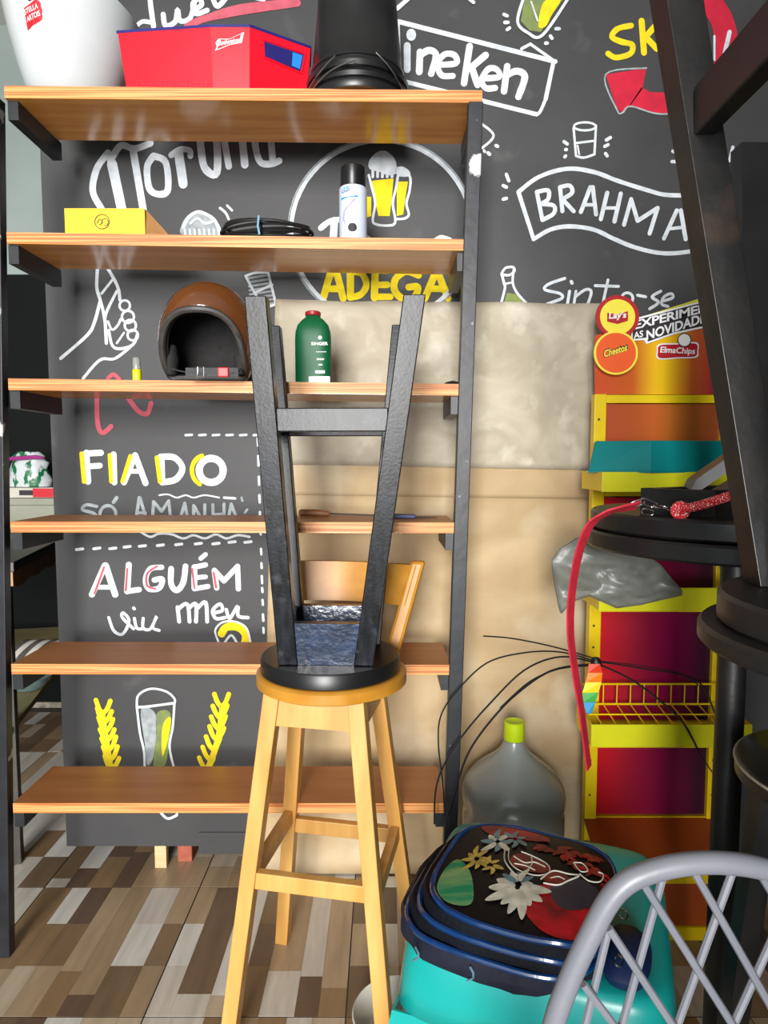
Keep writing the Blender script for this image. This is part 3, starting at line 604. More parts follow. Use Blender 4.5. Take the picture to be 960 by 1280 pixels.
for px in ([(446, 247), (441, 249), (431, 260), (429, 263), (431, 263), (443, 251)], [(429, 263), (428, 272), (431, 280), (432, 280), (430, 270), (431, 264)]): decal('swirl_print', 'ink_lilac', px, 0, b, on_can, Yc)
decal('round_mark', 'ink_black', circ(440.5, 284, 5.6, 16)[:-1], 0, b, on_can, Yc)
text_px('can_text', 'URBE', (427, 236.5), (437, 235.5), (427, 232.8), Yc, 'ink_cyan', b, bold=0.01, proj=on_can)
text_px('can_text', 'UNO', (427, 240), (437.5, 239), (427, 236.8), Yc, 'ink_navy', b, bold=0.02, proj=on_can)
# helmet
c = put(2, 262, 1.665); HR = 0.121
b = thing('helmet', 'brown open face motorcycle helmet with a red buckle strap', 'helmet', c)
hz = at(260, 352, 1.66).z - c.z; hc = c + V((0, 0.005, 0.105)); a3 = V((HR, 0.125, hz - 0.105))
def rho(a, cx=0, cz=-0.42, wx=0.80, hzz=0.80):
    dx, dz = math.cos(a), math.sin(a); lo, hi = 0, 1.6
    for _ in range(30):
        m = (lo + hi) / 2
        if (abs(m * dx - cx) / wx) ** 2.6 + (abs(m * dz - cz) / hzz) ** 2.6 < 1: lo = m
        else: hi = m
    return min(0.985, lo)
def shell(scale, ph0=0.0, ph1=1.0, nA=56, nP=16, grow=1.0):
    vs = []; fs = []
    for k in range(nA):
        a = 2 * math.pi * k / nA; p0 = math.asin(rho(a) * grow if rho(a) * grow < 0.985 else 0.985)
        for j in range(nP + 1):
            ph = p0 + (math.pi - p0) * (ph0 + (ph1 - ph0) * j / nP)
            d = V((math.sin(ph) * math.cos(a), -math.cos(ph), math.sin(ph) * math.sin(a)))
            p = hc + V((d.x * a3.x, d.y * a3.y, d.z * a3.z)) * scale
            p.z = max(p.z, c.z + 0.004 + 0.018 * max(0, -d.y)); vs.append(p)
    for k in range(nA):
        for j in range(nP): fs.append((k * (nP + 1) + j, ((k + 1) % nA) * (nP + 1) + j, ((k + 1) % nA) * (nP + 1) + j + 1, k * (nP + 1) + j + 1))
    return MB().add(vs, fs, True)
shell(1.0).build('shell', 'helmet_brown', b, solid=0.004)
shell(0.955).build('liner', 'helmet_liner', b, solid=0.012)
rim = []
for k in range(56):
    a = 2 * math.pi * k / 56; ph = math.asin(rho(a)); p = hc + V((math.sin(ph) * math.cos(a) * a3.x, -math.cos(ph) * a3.y, math.sin(ph) * math.sin(a) * a3.z)) * 0.985
    p.z = max(p.z, c.z + 0.012); rim.append(p)
MB().tube(rim, 0.0085, 8, closed=True).build('edge_trim', 'helmet_trim', b)
for sg in (-1, 1): MB().lathe([(0, -0.04), (0.02, -0.036), (0.03, 0), (0.022, 0.034), (0, 0.04)], hc + V((sg * 0.085, -0.03, -0.05)), 16, 0.6, 0.9).build('cheek_pad', 'helmet_liner', b)
c_h = c.copy(); c = c + V((0.035, 0, 0)); sy = c.y - 0.128; zs = c.z + 0.012
MB().tube(spline([V((c_h.x - 0.075, c.y - 0.07, c.z + 0.03)), V((c.x - 0.05, sy, zs)), V((c.x + 0.02, sy - 0.003, zs - 0.002)), V((c.x + 0.06, sy, zs)), V((c_h.x + 0.09, c.y - 0.06, c.z + 0.03))]), 0.002, 4).build('strap_core', 'strap_grey', b)
MB().box(c.x - 0.055, c.x + 0.065, sy - 0.0045, sy + 0.0005, c.z + 0.002, c.z + 0.022).build('chin_strap', 'strap_grey', b)
MB().box(c.x + 0.020, c.x + 0.044, sy - 0.011, sy - 0.0048, c.z + 0.001, c.z + 0.022).build('red_buckle', 'buckle_red', b, bevel=0.002)
MB().tube([V((c.x - 0.02 + dx, sy - 0.006, c.z + 0.012 + dz)) for dx, dz in ((-0.007, -0.01), (0.007, -0.01), (0.007, 0.011), (-0.007, 0.011))], 0.0014, 6, closed=True).build('steel_ring', 'wire_steel', b)
# marker
c = put(2, 171.5, 1.62)
b = thing('highlighter', 'small yellow marker with clear cap standing on the third board', 'marker', c)
MB().lathe([(0.010, 0), (0.0105, 0.002), (0.0105, 0.026), (0.009, 0.028)], c, 20).build('marker_body', 'marker_yellow', b)
MB().lathe([(0.0092, 0.0283), (0.0095, 0.052), (0.007, 0.056), (0, 0.056)], c, 20).build('marker_cap', 'clear_grey', b)
# green bottle
c = put(2, 392, 1.645)
b = thing('oil_bottle', 'green plastic oil bottle with a dark red cap on the third board', 'bottle', c)
bh = at(392, 387, 1.62).z - c.z; hwid = 0.0435
pr = [(0.92, 0), (1.0, 0.006), (1.0, bh * 0.62), (0.97, bh * 0.72), (0.86, bh * 0.81), (0.62, bh * 0.88), (0.44, bh * 0.915), (0.40, bh * 0.94)]
vs = []; fs = []; nn = 40
for s_, z_ in pr:
    for k in range(nn):
        a = 2 * math.pi * k / nn; ca, sa = math.cos(a), math.sin(a)
        ex = 2 / 3.2; vs.append(c + V((math.copysign(abs(ca) ** ex, ca) * hwid * s_, math.copysign(abs(sa) ** ex, sa) * 0.027 * (s_ if s_ < 0.9 else 1) , z_)))
for j in range(len(pr) - 1):
    for k in range(nn): fs.append((j * nn + k, j * nn + (k + 1) % nn, (j + 1) * nn + (k + 1) % nn, (j + 1) * nn + k))
fs += [tuple(range(nn))[::-1], tuple((len(pr) - 1) * nn + k for k in range(nn))]
MB().add(vs, fs, True).build('bottle_body', 'bottle_green', b)
MB().lathe([(0.018, bh * 0.941), (0.019, bh * 0.95), (0.019, bh - 0.002), (0.017, bh), (0, bh)], c, 24).build('cap', 'cap_red', b)
Yg = c.y - 0.0278
text_px('bottle_text', 'SINGER', (389, 431.5), (410, 431.5), (389, 427.5), Yg, 'pure_white', b, bold=0.02)
for pl_ in ([circ(400, 422, 2.4, 10)[:-1], [(394, 463), (406, 463), (406, 466.5), (394, 466.5)], [(395, 439.5), (408, 439.5), (408, 440.1), (395, 440.1)], [(396, 448), (405, 448), (405, 450), (396, 450)], [(398, 455), (403, 455), (403, 456.6), (398, 456.6)]]): poly_px('bottle_mark', 'pure_white', b, Yg, [pl_])
MB().box(at(385, 470, 1.6).x, at(412, 470, 1.6).x, Yg - 0.006, Yg - 0.0008, c.z, c.z + 0.016).build('white_label', 'pure_white', b, bevel=0.0015)
# small dark pouch at the right end of the third board
c = put(2, 566, 1.68)
MBp = MB().lathe([(0.0, 0.0), (0.022, 0.001), (0.026, 0.006), (0.018, 0.014), (0, 0.018)], c, 20, 1.0, 0.7).build('rubber_grip', 'black_plastic'); tag(MBp, 'small black rubber lump at the right end of the third board', 'grip')
# tools on the fourth board
c = put(3, 395, 1.74)
b = thing('screwdriver', 'wooden handled tool with a long thin steel shaft lying on the fourth board', 'tool', c)
MB().tube([c + V((-0.045, 0, 0.010)), c + V((-0.04, 0, 0.010)), c + V((0.0, 0, 0.010)), c + V((0.032, -0.004, 0.008)), c + V((0.036, -0.004, 0.008))], [0.006, 0.0098, 0.0095, 0.007, 0.004], 10).build('handle', 'tool_wood', b)
MB().tube([c + V((0.034, -0.004, 0.008)), c + V((0.16, -0.012, 0.004))], 0.0024, 6).build('shaft', 'tool_steel', b)
c = put(3, 510, 1.70)
b = thing('utility_knife', 'slim dark blue knife lying flat on the fourth board near the right post', 'knife', c)
MB().hexa([c + V(q) for q in [(-0.045, -0.012, 0), (0.02, -0.01, 0), (0.02, 0.008, 0), (-0.045, 0.01, 0), (-0.045, -0.01, 0.012), (0.02, -0.008, 0.009), (0.02, 0.006, 0.009), (-0.045, 0.008, 0.012)]]).build('handle', 'tool_blue', b, bevel=0.002)
MB().hexa([c + V(q) for q in [(0.0205, -0.008, 0.001), (0.075, 0.0, 0.001), (0.075, 0.003, 0.001), (0.0205, 0.006, 0.001), (0.0205, -0.008, 0.004), (0.075, 0.0, 0.003), (0.075, 0.003, 0.003), (0.0205, 0.006, 0.004)]]).build('blade', 'ink_black', b)
# ------------------------------------------------------------------ yellow wooden bar stool
def stool_frame(C, ang): ca, sa = math.cos(ang), math.sin(ang); return V((ca, sa, 0)), V((-sa, ca, 0))
C = V((-0.127, 1.44, 0)); ex, ey = stool_frame(C, math.radians(-11))
Z = V((0, 0, 1)); ST = 0.795
b = thing('bar_stool', 'yellow wooden bar stool with round seat and low backrest in front of the shelves', 'stool', C)
def P(C, ex, ey, a, c_, z): return C + ex * a + ey * c_ + Z * z
MB().lathe([(0.158, ST - 0.030), (0.165, ST - 0.026), (0.165, ST - 0.006), (0.160, ST - 0.001), (0.155, ST)], C + ex * 0.012, 56).build('seat', 'seat_wood', b)
ht, hb = 0.090, 0.174
LEG = {}
for sx in (-1, 1):
    for sy_ in (-1, 1):
        p0, p1 = P(C, ex, ey, sx * hb, sy_ * hb, 0), P(C, ex, ey, sx * ht, sy_ * ht, ST - 0.031)
        LEG[sx, sy_] = (p0, p1); MB().beam(p0, p1, ex, ey, 0.032, 0.032, 0.035, 0.035).build('leg', 'stool_wood', b, bevel=0.002)
def hw(z): return hb + (ht - hb) * z / (ST - 0.031)
for sg in (-1, 1):
    k0, k1 = hw(ST - 0.1), hw(ST - 0.031)
    MB().hexa([P(C, ex, ey, -k0 + 0.017, sg * k0 - 0.009, ST - 0.098), P(C, ex, ey, k0 - 0.017, sg * k0 - 0.009, ST - 0.098), P(C, ex, ey, k0 - 0.017, sg * k0 + 0.009, ST - 0.098), P(C, ex, ey, -k0 + 0.017, sg * k0 + 0.009, ST - 0.098),
               P(C, ex, ey, -k1 + 0.017, sg * k1 - 0.009, ST - 0.031), P(C, ex, ey, k1 - 0.017, sg * k1 - 0.009, ST - 0.031), P(C, ex, ey, k1 - 0.017, sg * k1 + 0.009, ST - 0.031), P(C, ex, ey, -k1 + 0.017, sg * k1 + 0.009, ST - 0.031)]).build('apron', 'stool_wood', b)
    MB().hexa([P(C, ex, ey, sg * k0 - 0.009, -k0 + 0.017, ST - 0.098), P(C, ex, ey, sg * k0 + 0.009, -k0 + 0.017, ST - 0.098), P(C, ex, ey, sg * k0 + 0.009, k0 - 0.017, ST - 0.098), P(C, ex, ey, sg * k0 - 0.009, k0 - 0.017, ST - 0.098),
               P(C, ex, ey, sg * k1 - 0.009, -k1 + 0.017, ST - 0.031), P(C, ex, ey, sg * k1 + 0.009, -k1 + 0.017, ST - 0.031), P(C, ex, ey, sg * k1 + 0.009, k1 - 0.017, ST - 0.031), P(C, ex, ey, sg * k1 - 0.009, k1 - 0.017, ST - 0.031)]).build('apron', 'stool_wood', b)
for sg, z in ((-1, 0.375), (1, 0.345)):
    k = hw(z); MB().beam(P(C, ex, ey, -k + 0.014, sg * k, z), P(C, ex, ey, k - 0.014, sg * k, z), ey, Z, 0.02, 0.036).build('stretcher', 'stool_wood', b, bevel=0.002)
for sg, z in ((-1, 0.372), (1, 0.36)):
    k = hw(z); MB().beam(P(C, ex, ey, sg * k, -k + 0.014, z), P(C, ex, ey, sg * k, k - 0.014, z), ex, Z, 0.02, 0.036).build('stretcher', 'stool_wood', b, bevel=0.002)
pr_ = []
for sx in (-1, 1):
    q0, q1 = P(C, ex, ey, sx * 0.118, 0.142, ST - 0.018), P(C, ex, ey, sx * 0.178, 0.185, ST + 0.215)
    pr_.append((q0, q1)); MB().beam(q0, q1, ex, ey, 0.036, 0.022).build('back_post', 'seat_wood', b, bevel=0.008)
vs = []; 
for k in range(13):
    t = k / 12; bow_ = 0.03 * math.sin(math.pi * t)
    for zz in (0.11, 0.205):
        f_ = (zz + 0.018) / 0.233; a_ = pr_[0][0].lerp(pr_[0][1], f_); c_ = pr_[1][0].lerp(pr_[1][1], f_); p = a_.lerp(c_, t) + ey * (bow_ - 0.004)
        vs += [p - ey * 0.008, p + ey * 0.008]
fs = [(0, 1, 3, 2), (48, 50, 51, 49)]
for k in range(12): a_ = 4 * k; fs += [(a_, a_ + 4, a_ + 5, a_ + 1), (a_ + 2, a_ + 3, a_ + 7, a_ + 6), (a_, a_ + 2, a_ + 6, a_ + 4), (a_ + 1, a_ + 5, a_ + 7, a_ + 3)]
MB().add(vs, fs, True).build('back_rail', 'seat_wood', b)
# ------------------------------------------------------------------ black stool upside down on it
C = V((-0.117, 1.43, ST + 0.0005)); ex, ey = stool_frame(C, math.radians(-2))
b = thing('upturned_stool', 'black painted stool turned upside down on the yellow bar stool', 'stool', C)
MB().lathe([(0.148, 0), (0.152, 0.003), (0.152, 0.030), (0.149, 0.034)], C, 56).build('seat', 'black_seat', b)
z0, z1 = C.z + 0.0345, 1.562
ht, hb = 0.078, 0.139
LG = {}
for sx in (-1, 1):
    for sy_ in (-1, 1):
        p0 = V((C.x + 0, C.y, 0)) + ex * sx * (ht + 0.004 * (sy_ + 1)) + ey * sy_ * ht; p1 = V((C.x + 0.029, C.y + 0.005, 0)) + ex * (sx * (hb + 0.012) - 0.014 * (sy_ + 1)) + ey * sy_ * hb
        p0.z = z0; p1.z = z1; LG[sx, sy_] = (p0, p1); MB().beam(p0, p1, ex, ey, 0.040, 0.032, 0.042, 0.034).build('leg', 'black_paint', b, bevel=0.002)
def lp(k, z): p0, p1 = LG[k]; return p0.lerp(p1, (z - z0) / (z1 - z0))
for A_, B_ in (((-1, -1), (1, -1)), ((-1, 1), (1, 1))):
    q = [lp(A_, z0) + ex * 0.02, lp(B_, z0) - ex * 0.02, lp(A_, z0 + 0.088) + ex * 0.02, lp(B_, z0 + 0.088) - ex * 0.02]
    MB().hexa([q[0] - ey * 0.011, q[1] - ey * 0.011, q[1] + ey * 0.011, q[0] + ey * 0.011, q[2] - ey * 0.011, q[3] - ey * 0.011, q[3] + ey * 0.011, q[2] + ey * 0.011]).build('apron', 'blue_black_paint', b)
    a_, c_ = lp(A_, 1.33) + ex * 0.018, lp(B_, 1.33) - ex * 0.018
    MB().beam(a_, c_, ey, Z, 0.018, 0.046).build('stretcher', 'black_paint', b, bevel=0.002)
for A_, B_ in (((-1, -1), (-1, 1)), ((1, -1), (1, 1))):
    q = [lp(A_, z0) + ey * 0.016, lp(B_, z0) - ey * 0.016, lp(A_, z0 + 0.088) + ey * 0.016, lp(B_, z0 + 0.088) - ey * 0.016]
    MB().hexa([q[0] - ex * 0.011, q[0] + ex * 0.011, q[1] + ex * 0.011, q[1] - ex * 0.011, q[2] - ex * 0.011, q[2] + ex * 0.011, q[3] + ex * 0.011, q[3] - ex * 0.011]).build('apron', 'blue_black_paint', b)
    MB().beam(lp(A_, 1.33) + ey * 0.016, lp(B_, 1.33) - ey * 0.016, ex, Z, 0.018, 0.046).build('stretcher', 'black_paint', b, bevel=0.002)
# ------------------------------------------------------------------ yellow snack rack
YR = 1.80
xl, xr = 0.578, 0.925
b = thing('snack_rack', 'tall yellow metal snack display rack with red panels and a printed header', 'display rack', V(((xl + xr) / 2, 1.72, 0)))
ztop = at(800, 493, YR).z
for x in (xl, xr - 0.006):
    p = MB().box(x - 0.016, x + 0.016, YR - 0.012, YR + 0.02, 0.05, ztop).build('post', 'rack_yellow', b, bevel=0.002)
    for z in (0.32, 0.42, 0.50, 0.74, 0.80, 0.90, 0.96, 1.18, 1.24, 1.30, 1.36): MB().lathe([(0.0032, -0.0005), (0.0032, 0.0005)], (0, 0, 0), 10).xform(Matrix.Translation((x - 0.004, YR - 0.0128, z)) @ Matrix.Rotation(math.pi / 2, 4, 'X')).build('bolt_hole', 'ink_black', p)
gradmat('panel_top', [(0.0, (170, 66, 28)), (0.45, (190, 92, 30)), (0.55, (196, 110, 30)), (1, (120, 44, 26))], 0, lo=xl, hi=xr)
gradmat('panel_red', [(0.0, (196, 8, 26)), (0.3, (150, 14, 40)), (0.6, (140, 0, 70)), (0.85, (60, 6, 40)), (1, (40, 6, 30))], 0, lo=xl, hi=xr)
gradmat('header_print', [(0.0, (196, 66, 30)), (0.3, (200, 92, 24)), (0.44, (226, 170, 12)), (0.52, (238, 192, 10)), (0.62, (222, 160, 16)), (0.72, (196, 96, 30)), (0.88, (150, 24, 38))], 0, lo=xl - 0.02, hi=xr)
def zr(v, Y=YR): return at(800, v, Y).z
for m_, v0, v1 in (('panel_top', 505, 600), ('panel_red', 622, 735), ('panel_red', 765, 900), ('panel_red', 934, 1018)):
    MB().box(xl + 0.0165, xr - 0.0225, YR + 0.002, YR + 0.008, zr(v1), zr(v0)).build('back_panel', m_, b)
for v0, v1 in ((494, 504), (601, 620), (736, 764), (901, 933), (1019, 1030)): MB().box(xl + 0.0165, xr - 0.0225, YR - 0.008, YR + 0.012, zr(v1), zr(v0)).build('cross_bar', 'rack_yellow', b)
# header
hd = [at(744, 493, YR + 0.004), at(912, 493, YR + 0.004), at(912, 362, YR + 0.004), at(790, 400, YR + 0.004), at(744, 420, YR + 0.004)]
hdr = MB().prism(hd, (0, 0.01, 0)).build('header', 'header_print', b)
mat('header_lime', (214, 206, 60), None, 0.4); mat('plate_dark', (44, 38, 44), None, 0.4); mat('lays_yellow', (244, 226, 70), None, 0.4); mat('lays_red', (176, 22, 34), None, 0.4); mat('cheetos_orange', (238, 92, 30), None, 0.4)
Yh = YR + 0.002
poly_px('header_band', 'header_lime', hdr, Yh, [[(790, 400), (912, 361), (912, 369), (790, 408)]])
poly_px('slogan_plate', 'pure_white', hdr, Yh - 0.001, [[(789, 399), (906, 369), (906, 404), (842, 418), (808, 430), (805, 425), (789, 426)]])
poly_px('slogan_plate', 'plate_dark', hdr, Yh - 0.002, [[(791, 401), (905, 371), (905, 402), (842, 415.5), (810, 427), (808, 422), (791, 424)]])
text_px('slogan_text', 'EXPERIMENTE', (793, 412), (907, 384), (793, 401), Yh - 0.003, 'pure_white', hdr, bold=0.025, space=0.95)
text_px('slogan_text', 'AS', (792, 424), (804, 421), (792, 415.5), Yh - 0.003, 'pure_white', hdr, bold=0.025)
text_px('slogan_text', 'NOVIDADES!', (808, 425.5), (892, 400), (808, 413), Yh - 0.003, 'pure_white', hdr, bold=0.03)
def rr_px(x0, x1, y0, y1, sl=0.0): return [(x0 + 3, y0 + 1), ((x0 + x1) / 2, y0 + sl), (x1 - 2, y0 - 1), (x1, (y0 + y1) / 2), (x1 - 3, y1 - 1), ((x0 + x1) / 2, y1 + sl), (x0 + 2, y1 + 1), (x0, (y0 + y1) / 2)]
poly_px('brand_plate', 'pure_white', hdr, Yh - 0.001, [rr_px(821, 873, 429, 448)], True)
poly_px('brand_plate', 'lays_red', hdr, Yh - 0.002, [rr_px(822.5, 871.5, 430.5, 446.5)], True)
text_px('brand_text', 'ElmaChips', (825, 443), (869, 445), (825, 433), Yh - 0.003, 'pure_white', hdr, bold=0.02, shear=0.15)
poly_px('round_emblem', 'plate_dark', hdr, Yh - 0.003, [circ(855.5, 425, 8.8, 20)[:-1]])
poly_px('round_emblem', 'pure_white', hdr, Yh - 0.004, [circ(855.5, 425, 7.6, 20)[:-1]])
for (cx, cy, r_, o_, i_, txt) in ((772, 396, 27, 'lays_red', 'lays_yellow', 'L'), (770, 441, 27.5, 'lays_yellow', 'cheetos_orange', 'C')):
    Yd = YR - (0.012 if txt == 'L' else 0.018)
    d = MB().prism([at(u, v, Yd) for u, v in circ(cx, cy, r_, 36)[:-1]], (0, 0.006, 0)).build('brand_disc', o_, hdr)
    d.parent = b; d.matrix_parent_inverse = Matrix.Translation(-b.location)
    poly_px('disc_face', i_, d, Yd - 0.001, [circ(cx, cy, r_ - (5 if txt == 'L' else 2.5), 36)[:-1]])
    if txt == 'L':
        poly_px('disc_plate', 'lays_red', d, Yd - 0.002, [[(759, 391), (772, 393), (785, 389), (785, 401), (772, 405), (759, 402)]])
        text_px('disc_text', "Lay's", (761, 401), (783, 399.5), (761, 390.5), Yd - 0.003, 'pure_white', d, bold=0.03, shear=0.1)
    else:
        text_px('disc_text', 'Cheetos', (754, 448), (785, 438), (754, 437), Yd - 0.002, 'ink_black', d, bold=0.07)
        text_px('disc_text', 'Cheetos', (755, 447), (784, 438.4), (755, 437.8), Yd - 0.003, 'lays_yellow', d, bold=0.025)
# shelves of the rack
xs0, xs1 = 0.532, 0.945
def rshelf(v0, v1, Yf, left=True):
    zt_, zb_ = at(800, v0, Yf).z, at(800, v1, Yf).z
    s = MB().box(xs0, xs1, Yf, Yf + 0.006, zb_, zt_).build('price_rail', 'rail_lime', b, bevel=0.001)
    for x in (xs0, xs1 - 0.004): MB().box(x - 0.0, x + 0.004, Yf + 0.0062, YR - 0.0125, zb_ + 0.002, zt_).build('side_plate', 'rack_yellow', b)
    bm_ = MB(); 
    for k in range(11): x = xs0 + 0.02 + k * (xs1 - xs0 - 0.04) / 10; bm_.tube([(x, Yf + 0.006, zb_ + 0.006), (x, YR - 0.002, zb_ + 0.006)], 0.0018, 5)
    for y in (Yf + 0.05, Yf + 0.11): bm_.tube([(xs0 + 0.004, y, zb_ + 0.003), (xs1 - 0.004, y, zb_ + 0.003)], 0.0018, 5)
    bm_.build('wire_grid', 'rack_yellow', b)
    return zt_, zb_
sh1 = rshelf(590, 615, 1.62); sh2 = rshelf(735, 764, 1.62); sh3 = rshelf(906, 934, 1.655)
mb = MB(); zt_ = sh3[1] + 0.03 
zb0, zb1 = at(800, 880, YR - 0.03).z, at(800, 855, YR - 0.03).z
for z in (zb0, zb1): MB().tube([(xs0 + 0.01, YR - 0.03, z), (xs1, YR - 0.03, z)], 0.0028, 6).build('basket_wire', 'rack_yellow', b)
for k in range(11): x = xs0 + 0.03 + k * 0.037; MB().tube([(x, YR - 0.03, zb1), (x, YR - 0.03, zb0), (x + 0.0, 1.663, sh3[0] - 0.004)], 0.0018, 5).build('basket_wire', 'rack_yellow', b)
MB().tube([(xs0 + 0.01, 1.71, at(800, 893, 1.71).z), (xs1, 1.71, at(800, 893, 1.71).z)], 0.0022, 6).build('basket_wire', 'rack_yellow', b)
MB().hexa([(xs0 + 0.03, 1.66, 0.19), (xs1, 1.66, 0.19), (xs1, 1.80, 0.245), (xs0 + 0.03, 1.80, 0.245), (xs0 + 0.03, 1.66, 0.20), (xs1, 1.66, 0.20), (xs1, 1.80, 0.255), (xs0 + 0.03, 1.80, 0.255)]).build('base_top', 'rack_orange', b)
MB().box(xs0 + 0.03, xs1, 1.645, 1.655, 0.155, 0.20).build('base_rail', 'rack_yellow', b)
MB().box(xs0 + 0.03, xs1, 1.652, 1.658, 0.036, 0.154).build('base_panel', 'rack_orange', b)
MB().box(xs0 + 0.03, xs1, 1.645, 1.655, 0.0, 0.035).build('base_rail', 'rack_yellow', b)
for x in (xs0 + 0.03, xs1 - 0.01): MB().box(x, x + 0.01, 1.66, 1.79, 0.0, 0.188).build('base_side', 'rack_orange', b)
# teal tray on the rack
zt_, zb_ = at(800, 551, 1.68).z, sh1[0] + 0.0005
tp = [(at(745, 551, 1.70).x, 1.705), (at(816, 551, 1.64).x, 1.65), (at(925, 551, 1.66).x, 1.67), (0.95, 1.775), (0.56, 1.775)]
bt = [(at(736, 583, 1.66).x, 1.665), (at(815, 590, 1.605).x, 1.612), (at(930, 586, 1.63).x, 1.64), (0.96, 1.785), (0.55, 1.785)]
b = thing('plastic_tray', 'teal plastic tray turned over on the top shelf of the yellow rack', 'tray', V((0.75, 1.70, zb_)))
n = 5; MB().add([V((x, y, zb_)) for x, y in bt] + [V((x, y, zt_)) for x, y in tp], [(i, (i + 1) % n, n + (i + 1) % n, n + i) for i in range(n)] + [tuple(range(n, 2 * n))]).build('tray_body', 'teal_tray', b, bevel=0.003)
mb = MB()
for i in range(n):
    p, q = V((*bt[i], zb_)), V((*bt[(i + 1) % n], zb_)); mb.tube([p, q], 0.003, 6)
mb.build('tray_lip', 'teal_tray', b)
# ------------------------------------------------------------------ grey bag on rack
def pl(pts, s):
    for (a, c_), (a2, c2_) in zip(pts, pts[1:]):
        if a <= s <= a2: return c_ + (c2_ - c_) * (s - a) / (a2 - a)
    return pts[-1][1]
tops = [(690, 700), (700, 686), (722, 672), (742, 684), (765, 690), (800, 688), (825, 705), (852, 738)]
bots = [(690, 712), (700, 768), (715, 752), (736, 745), (770, 760), (800, 756), (825, 750), (852, 744)]
NX, NZ = 60, 22; vs = []; fs = []
for sd in (1, -1):
    for i in range(NX + 1):
        u = 690 + 162 * i / NX
        for j in range(NZ + 1):
            t = j / NZ; v = pl(tops, u) + (pl(bots, u) - pl(tops, u)) * t
            q = V((u * 0.012 + v * 0.02, v * 0.034 - u * 0.010, 3.1 * (sd + 2)))
            fold = abs(noise.noise(q)) * 0.055 + abs(noise.noise(q * 2.3)) * 0.018
            edge = math.sqrt(max(0, math.sin(math.pi * t))) * math.sqrt(max(0, math.sin(math.pi * i / NX)))
            vs.append(at(u, v, 1.60) + V((0, -sd * (0.004 + edge * (fold + 0.012)) if sd > 0 else 0.004 + edge * 0.01, 0)))
    o_ = 0 if sd > 0 else (NX + 1) * (NZ + 1)
    for i in range(NX):
        for j in range(NZ): a = o_ + i * (NZ + 1) + j; fs.append((a, a + 1, a + NZ + 2, a + NZ + 1))
o = MB().add(vs, fs, True).build('plastic_bag', 'grey_bag'); tag(o, 'crumpled grey plastic bag hanging on the side of the yellow rack', 'bag')
# ------------------------------------------------------------------ water jug
c = V((0.352, 1.745, 0)); r = 0.137; H = at(649, 901, 1.745).z
b = thing('water_jug', 'empty grey translucent water jug with a lime green cap on the floor', 'jug', c)
zs = lambda v: at(649, v, 1.70).z
outer = [(r * 0.9, 0.0), (r, 0.02), (r, 0.10), (r * 0.97, 0.115), (r, 0.13), (r, 0.20), (r * 0.965, 0.215), (r, 0.23), (r, 0.295), (r * 0.97, 0.308), (r * 0.97, 0.316), (r * 1.0, 0.328), (r * 1.015, 0.35), (r * 0.985, 0.370), (r * 0.92, 0.388), (r * 0.80, 0.408), (r * 0.62, 0.430), (r * 0.44, 0.448), (0.044, 0.464), (0.033, 0.480), (0.0265, H - 0.052)]
k_ = (H - 0.052) / (outer[-1][1]); inner = [(rr - 0.003, z + (0.003 if i < 2 else 0)) for i, (rr, z) in enumerate(outer)][::-1]
MB().lathe(outer + inner, c, 56).build('jug_body', 'jug_plastic', b)
MB().lathe([(0.0275, H - 0.0505), (0.0285, H - 0.045), (0.0275, H - 0.002), (0.024, H), (0.016, H - 0.004), (0, H - 0.004)], c, 32).build('cap', 'cap_lime', b)
# ------------------------------------------------------------------ teal stool, backpack
TS = 0.45
FLc, FRc = fl(497, 1180, TS), fl(846, 1268, TS)
ex = (FRc - FLc).normalized(); ey = V((-ex.y, ex.x, 0)); half = (FRc - FLc).length / 2
C = FLc + ex * half + ey * half; C.z = 0
b = thing('plastic_stool', 'turquoise plastic stool standing under the backpack', 'stool', C)
def sup(n, a, e): ca, sa = math.cos(a), math.sin(a); return math.copysign(abs(ca) ** (2 / e), ca), math.copysign(abs(sa) ** (2 / e), sa)
def superlathe(C, ex, ey, prof, e=6, n=64, cap=True):      # prof: (halfx, halfy, z)
    vs = []; fs = []
    for hx_, hy_, z in prof:
        for k in range(n): u, v = sup(n, 2 * math.pi * k / n, e); vs.append(C + ex * u * hx_ + ey * v * hy_ + Z * z)
    for j in range(len(prof) - 1):
        for k in range(n): fs.append((j * n + k, j * n + (k + 1) % n, (j + 1) * n + (k + 1) % n, (j + 1) * n + k))
    if cap: fs.append(tuple((len(prof) - 1) * n + k for k in range(n)))
    return MB().add(vs, fs, True)
h = half
superlathe(C, ex, ey, [(h * 1.075, h * 1.075, TS - 0.112), (h * 1.05, h * 1.05, TS - 0.07), (h * 1.02, h * 1.02, TS - 0.02), (h * 0.99, h * 0.99, TS - 0.005), (h * 0.95, h * 0.95, TS), (h * 0.8, h * 0.8, TS - 0.003), (0.01, 0.01, TS - 0.004)], 7).build('seat', 'teal_stool', b, solid=0.003)
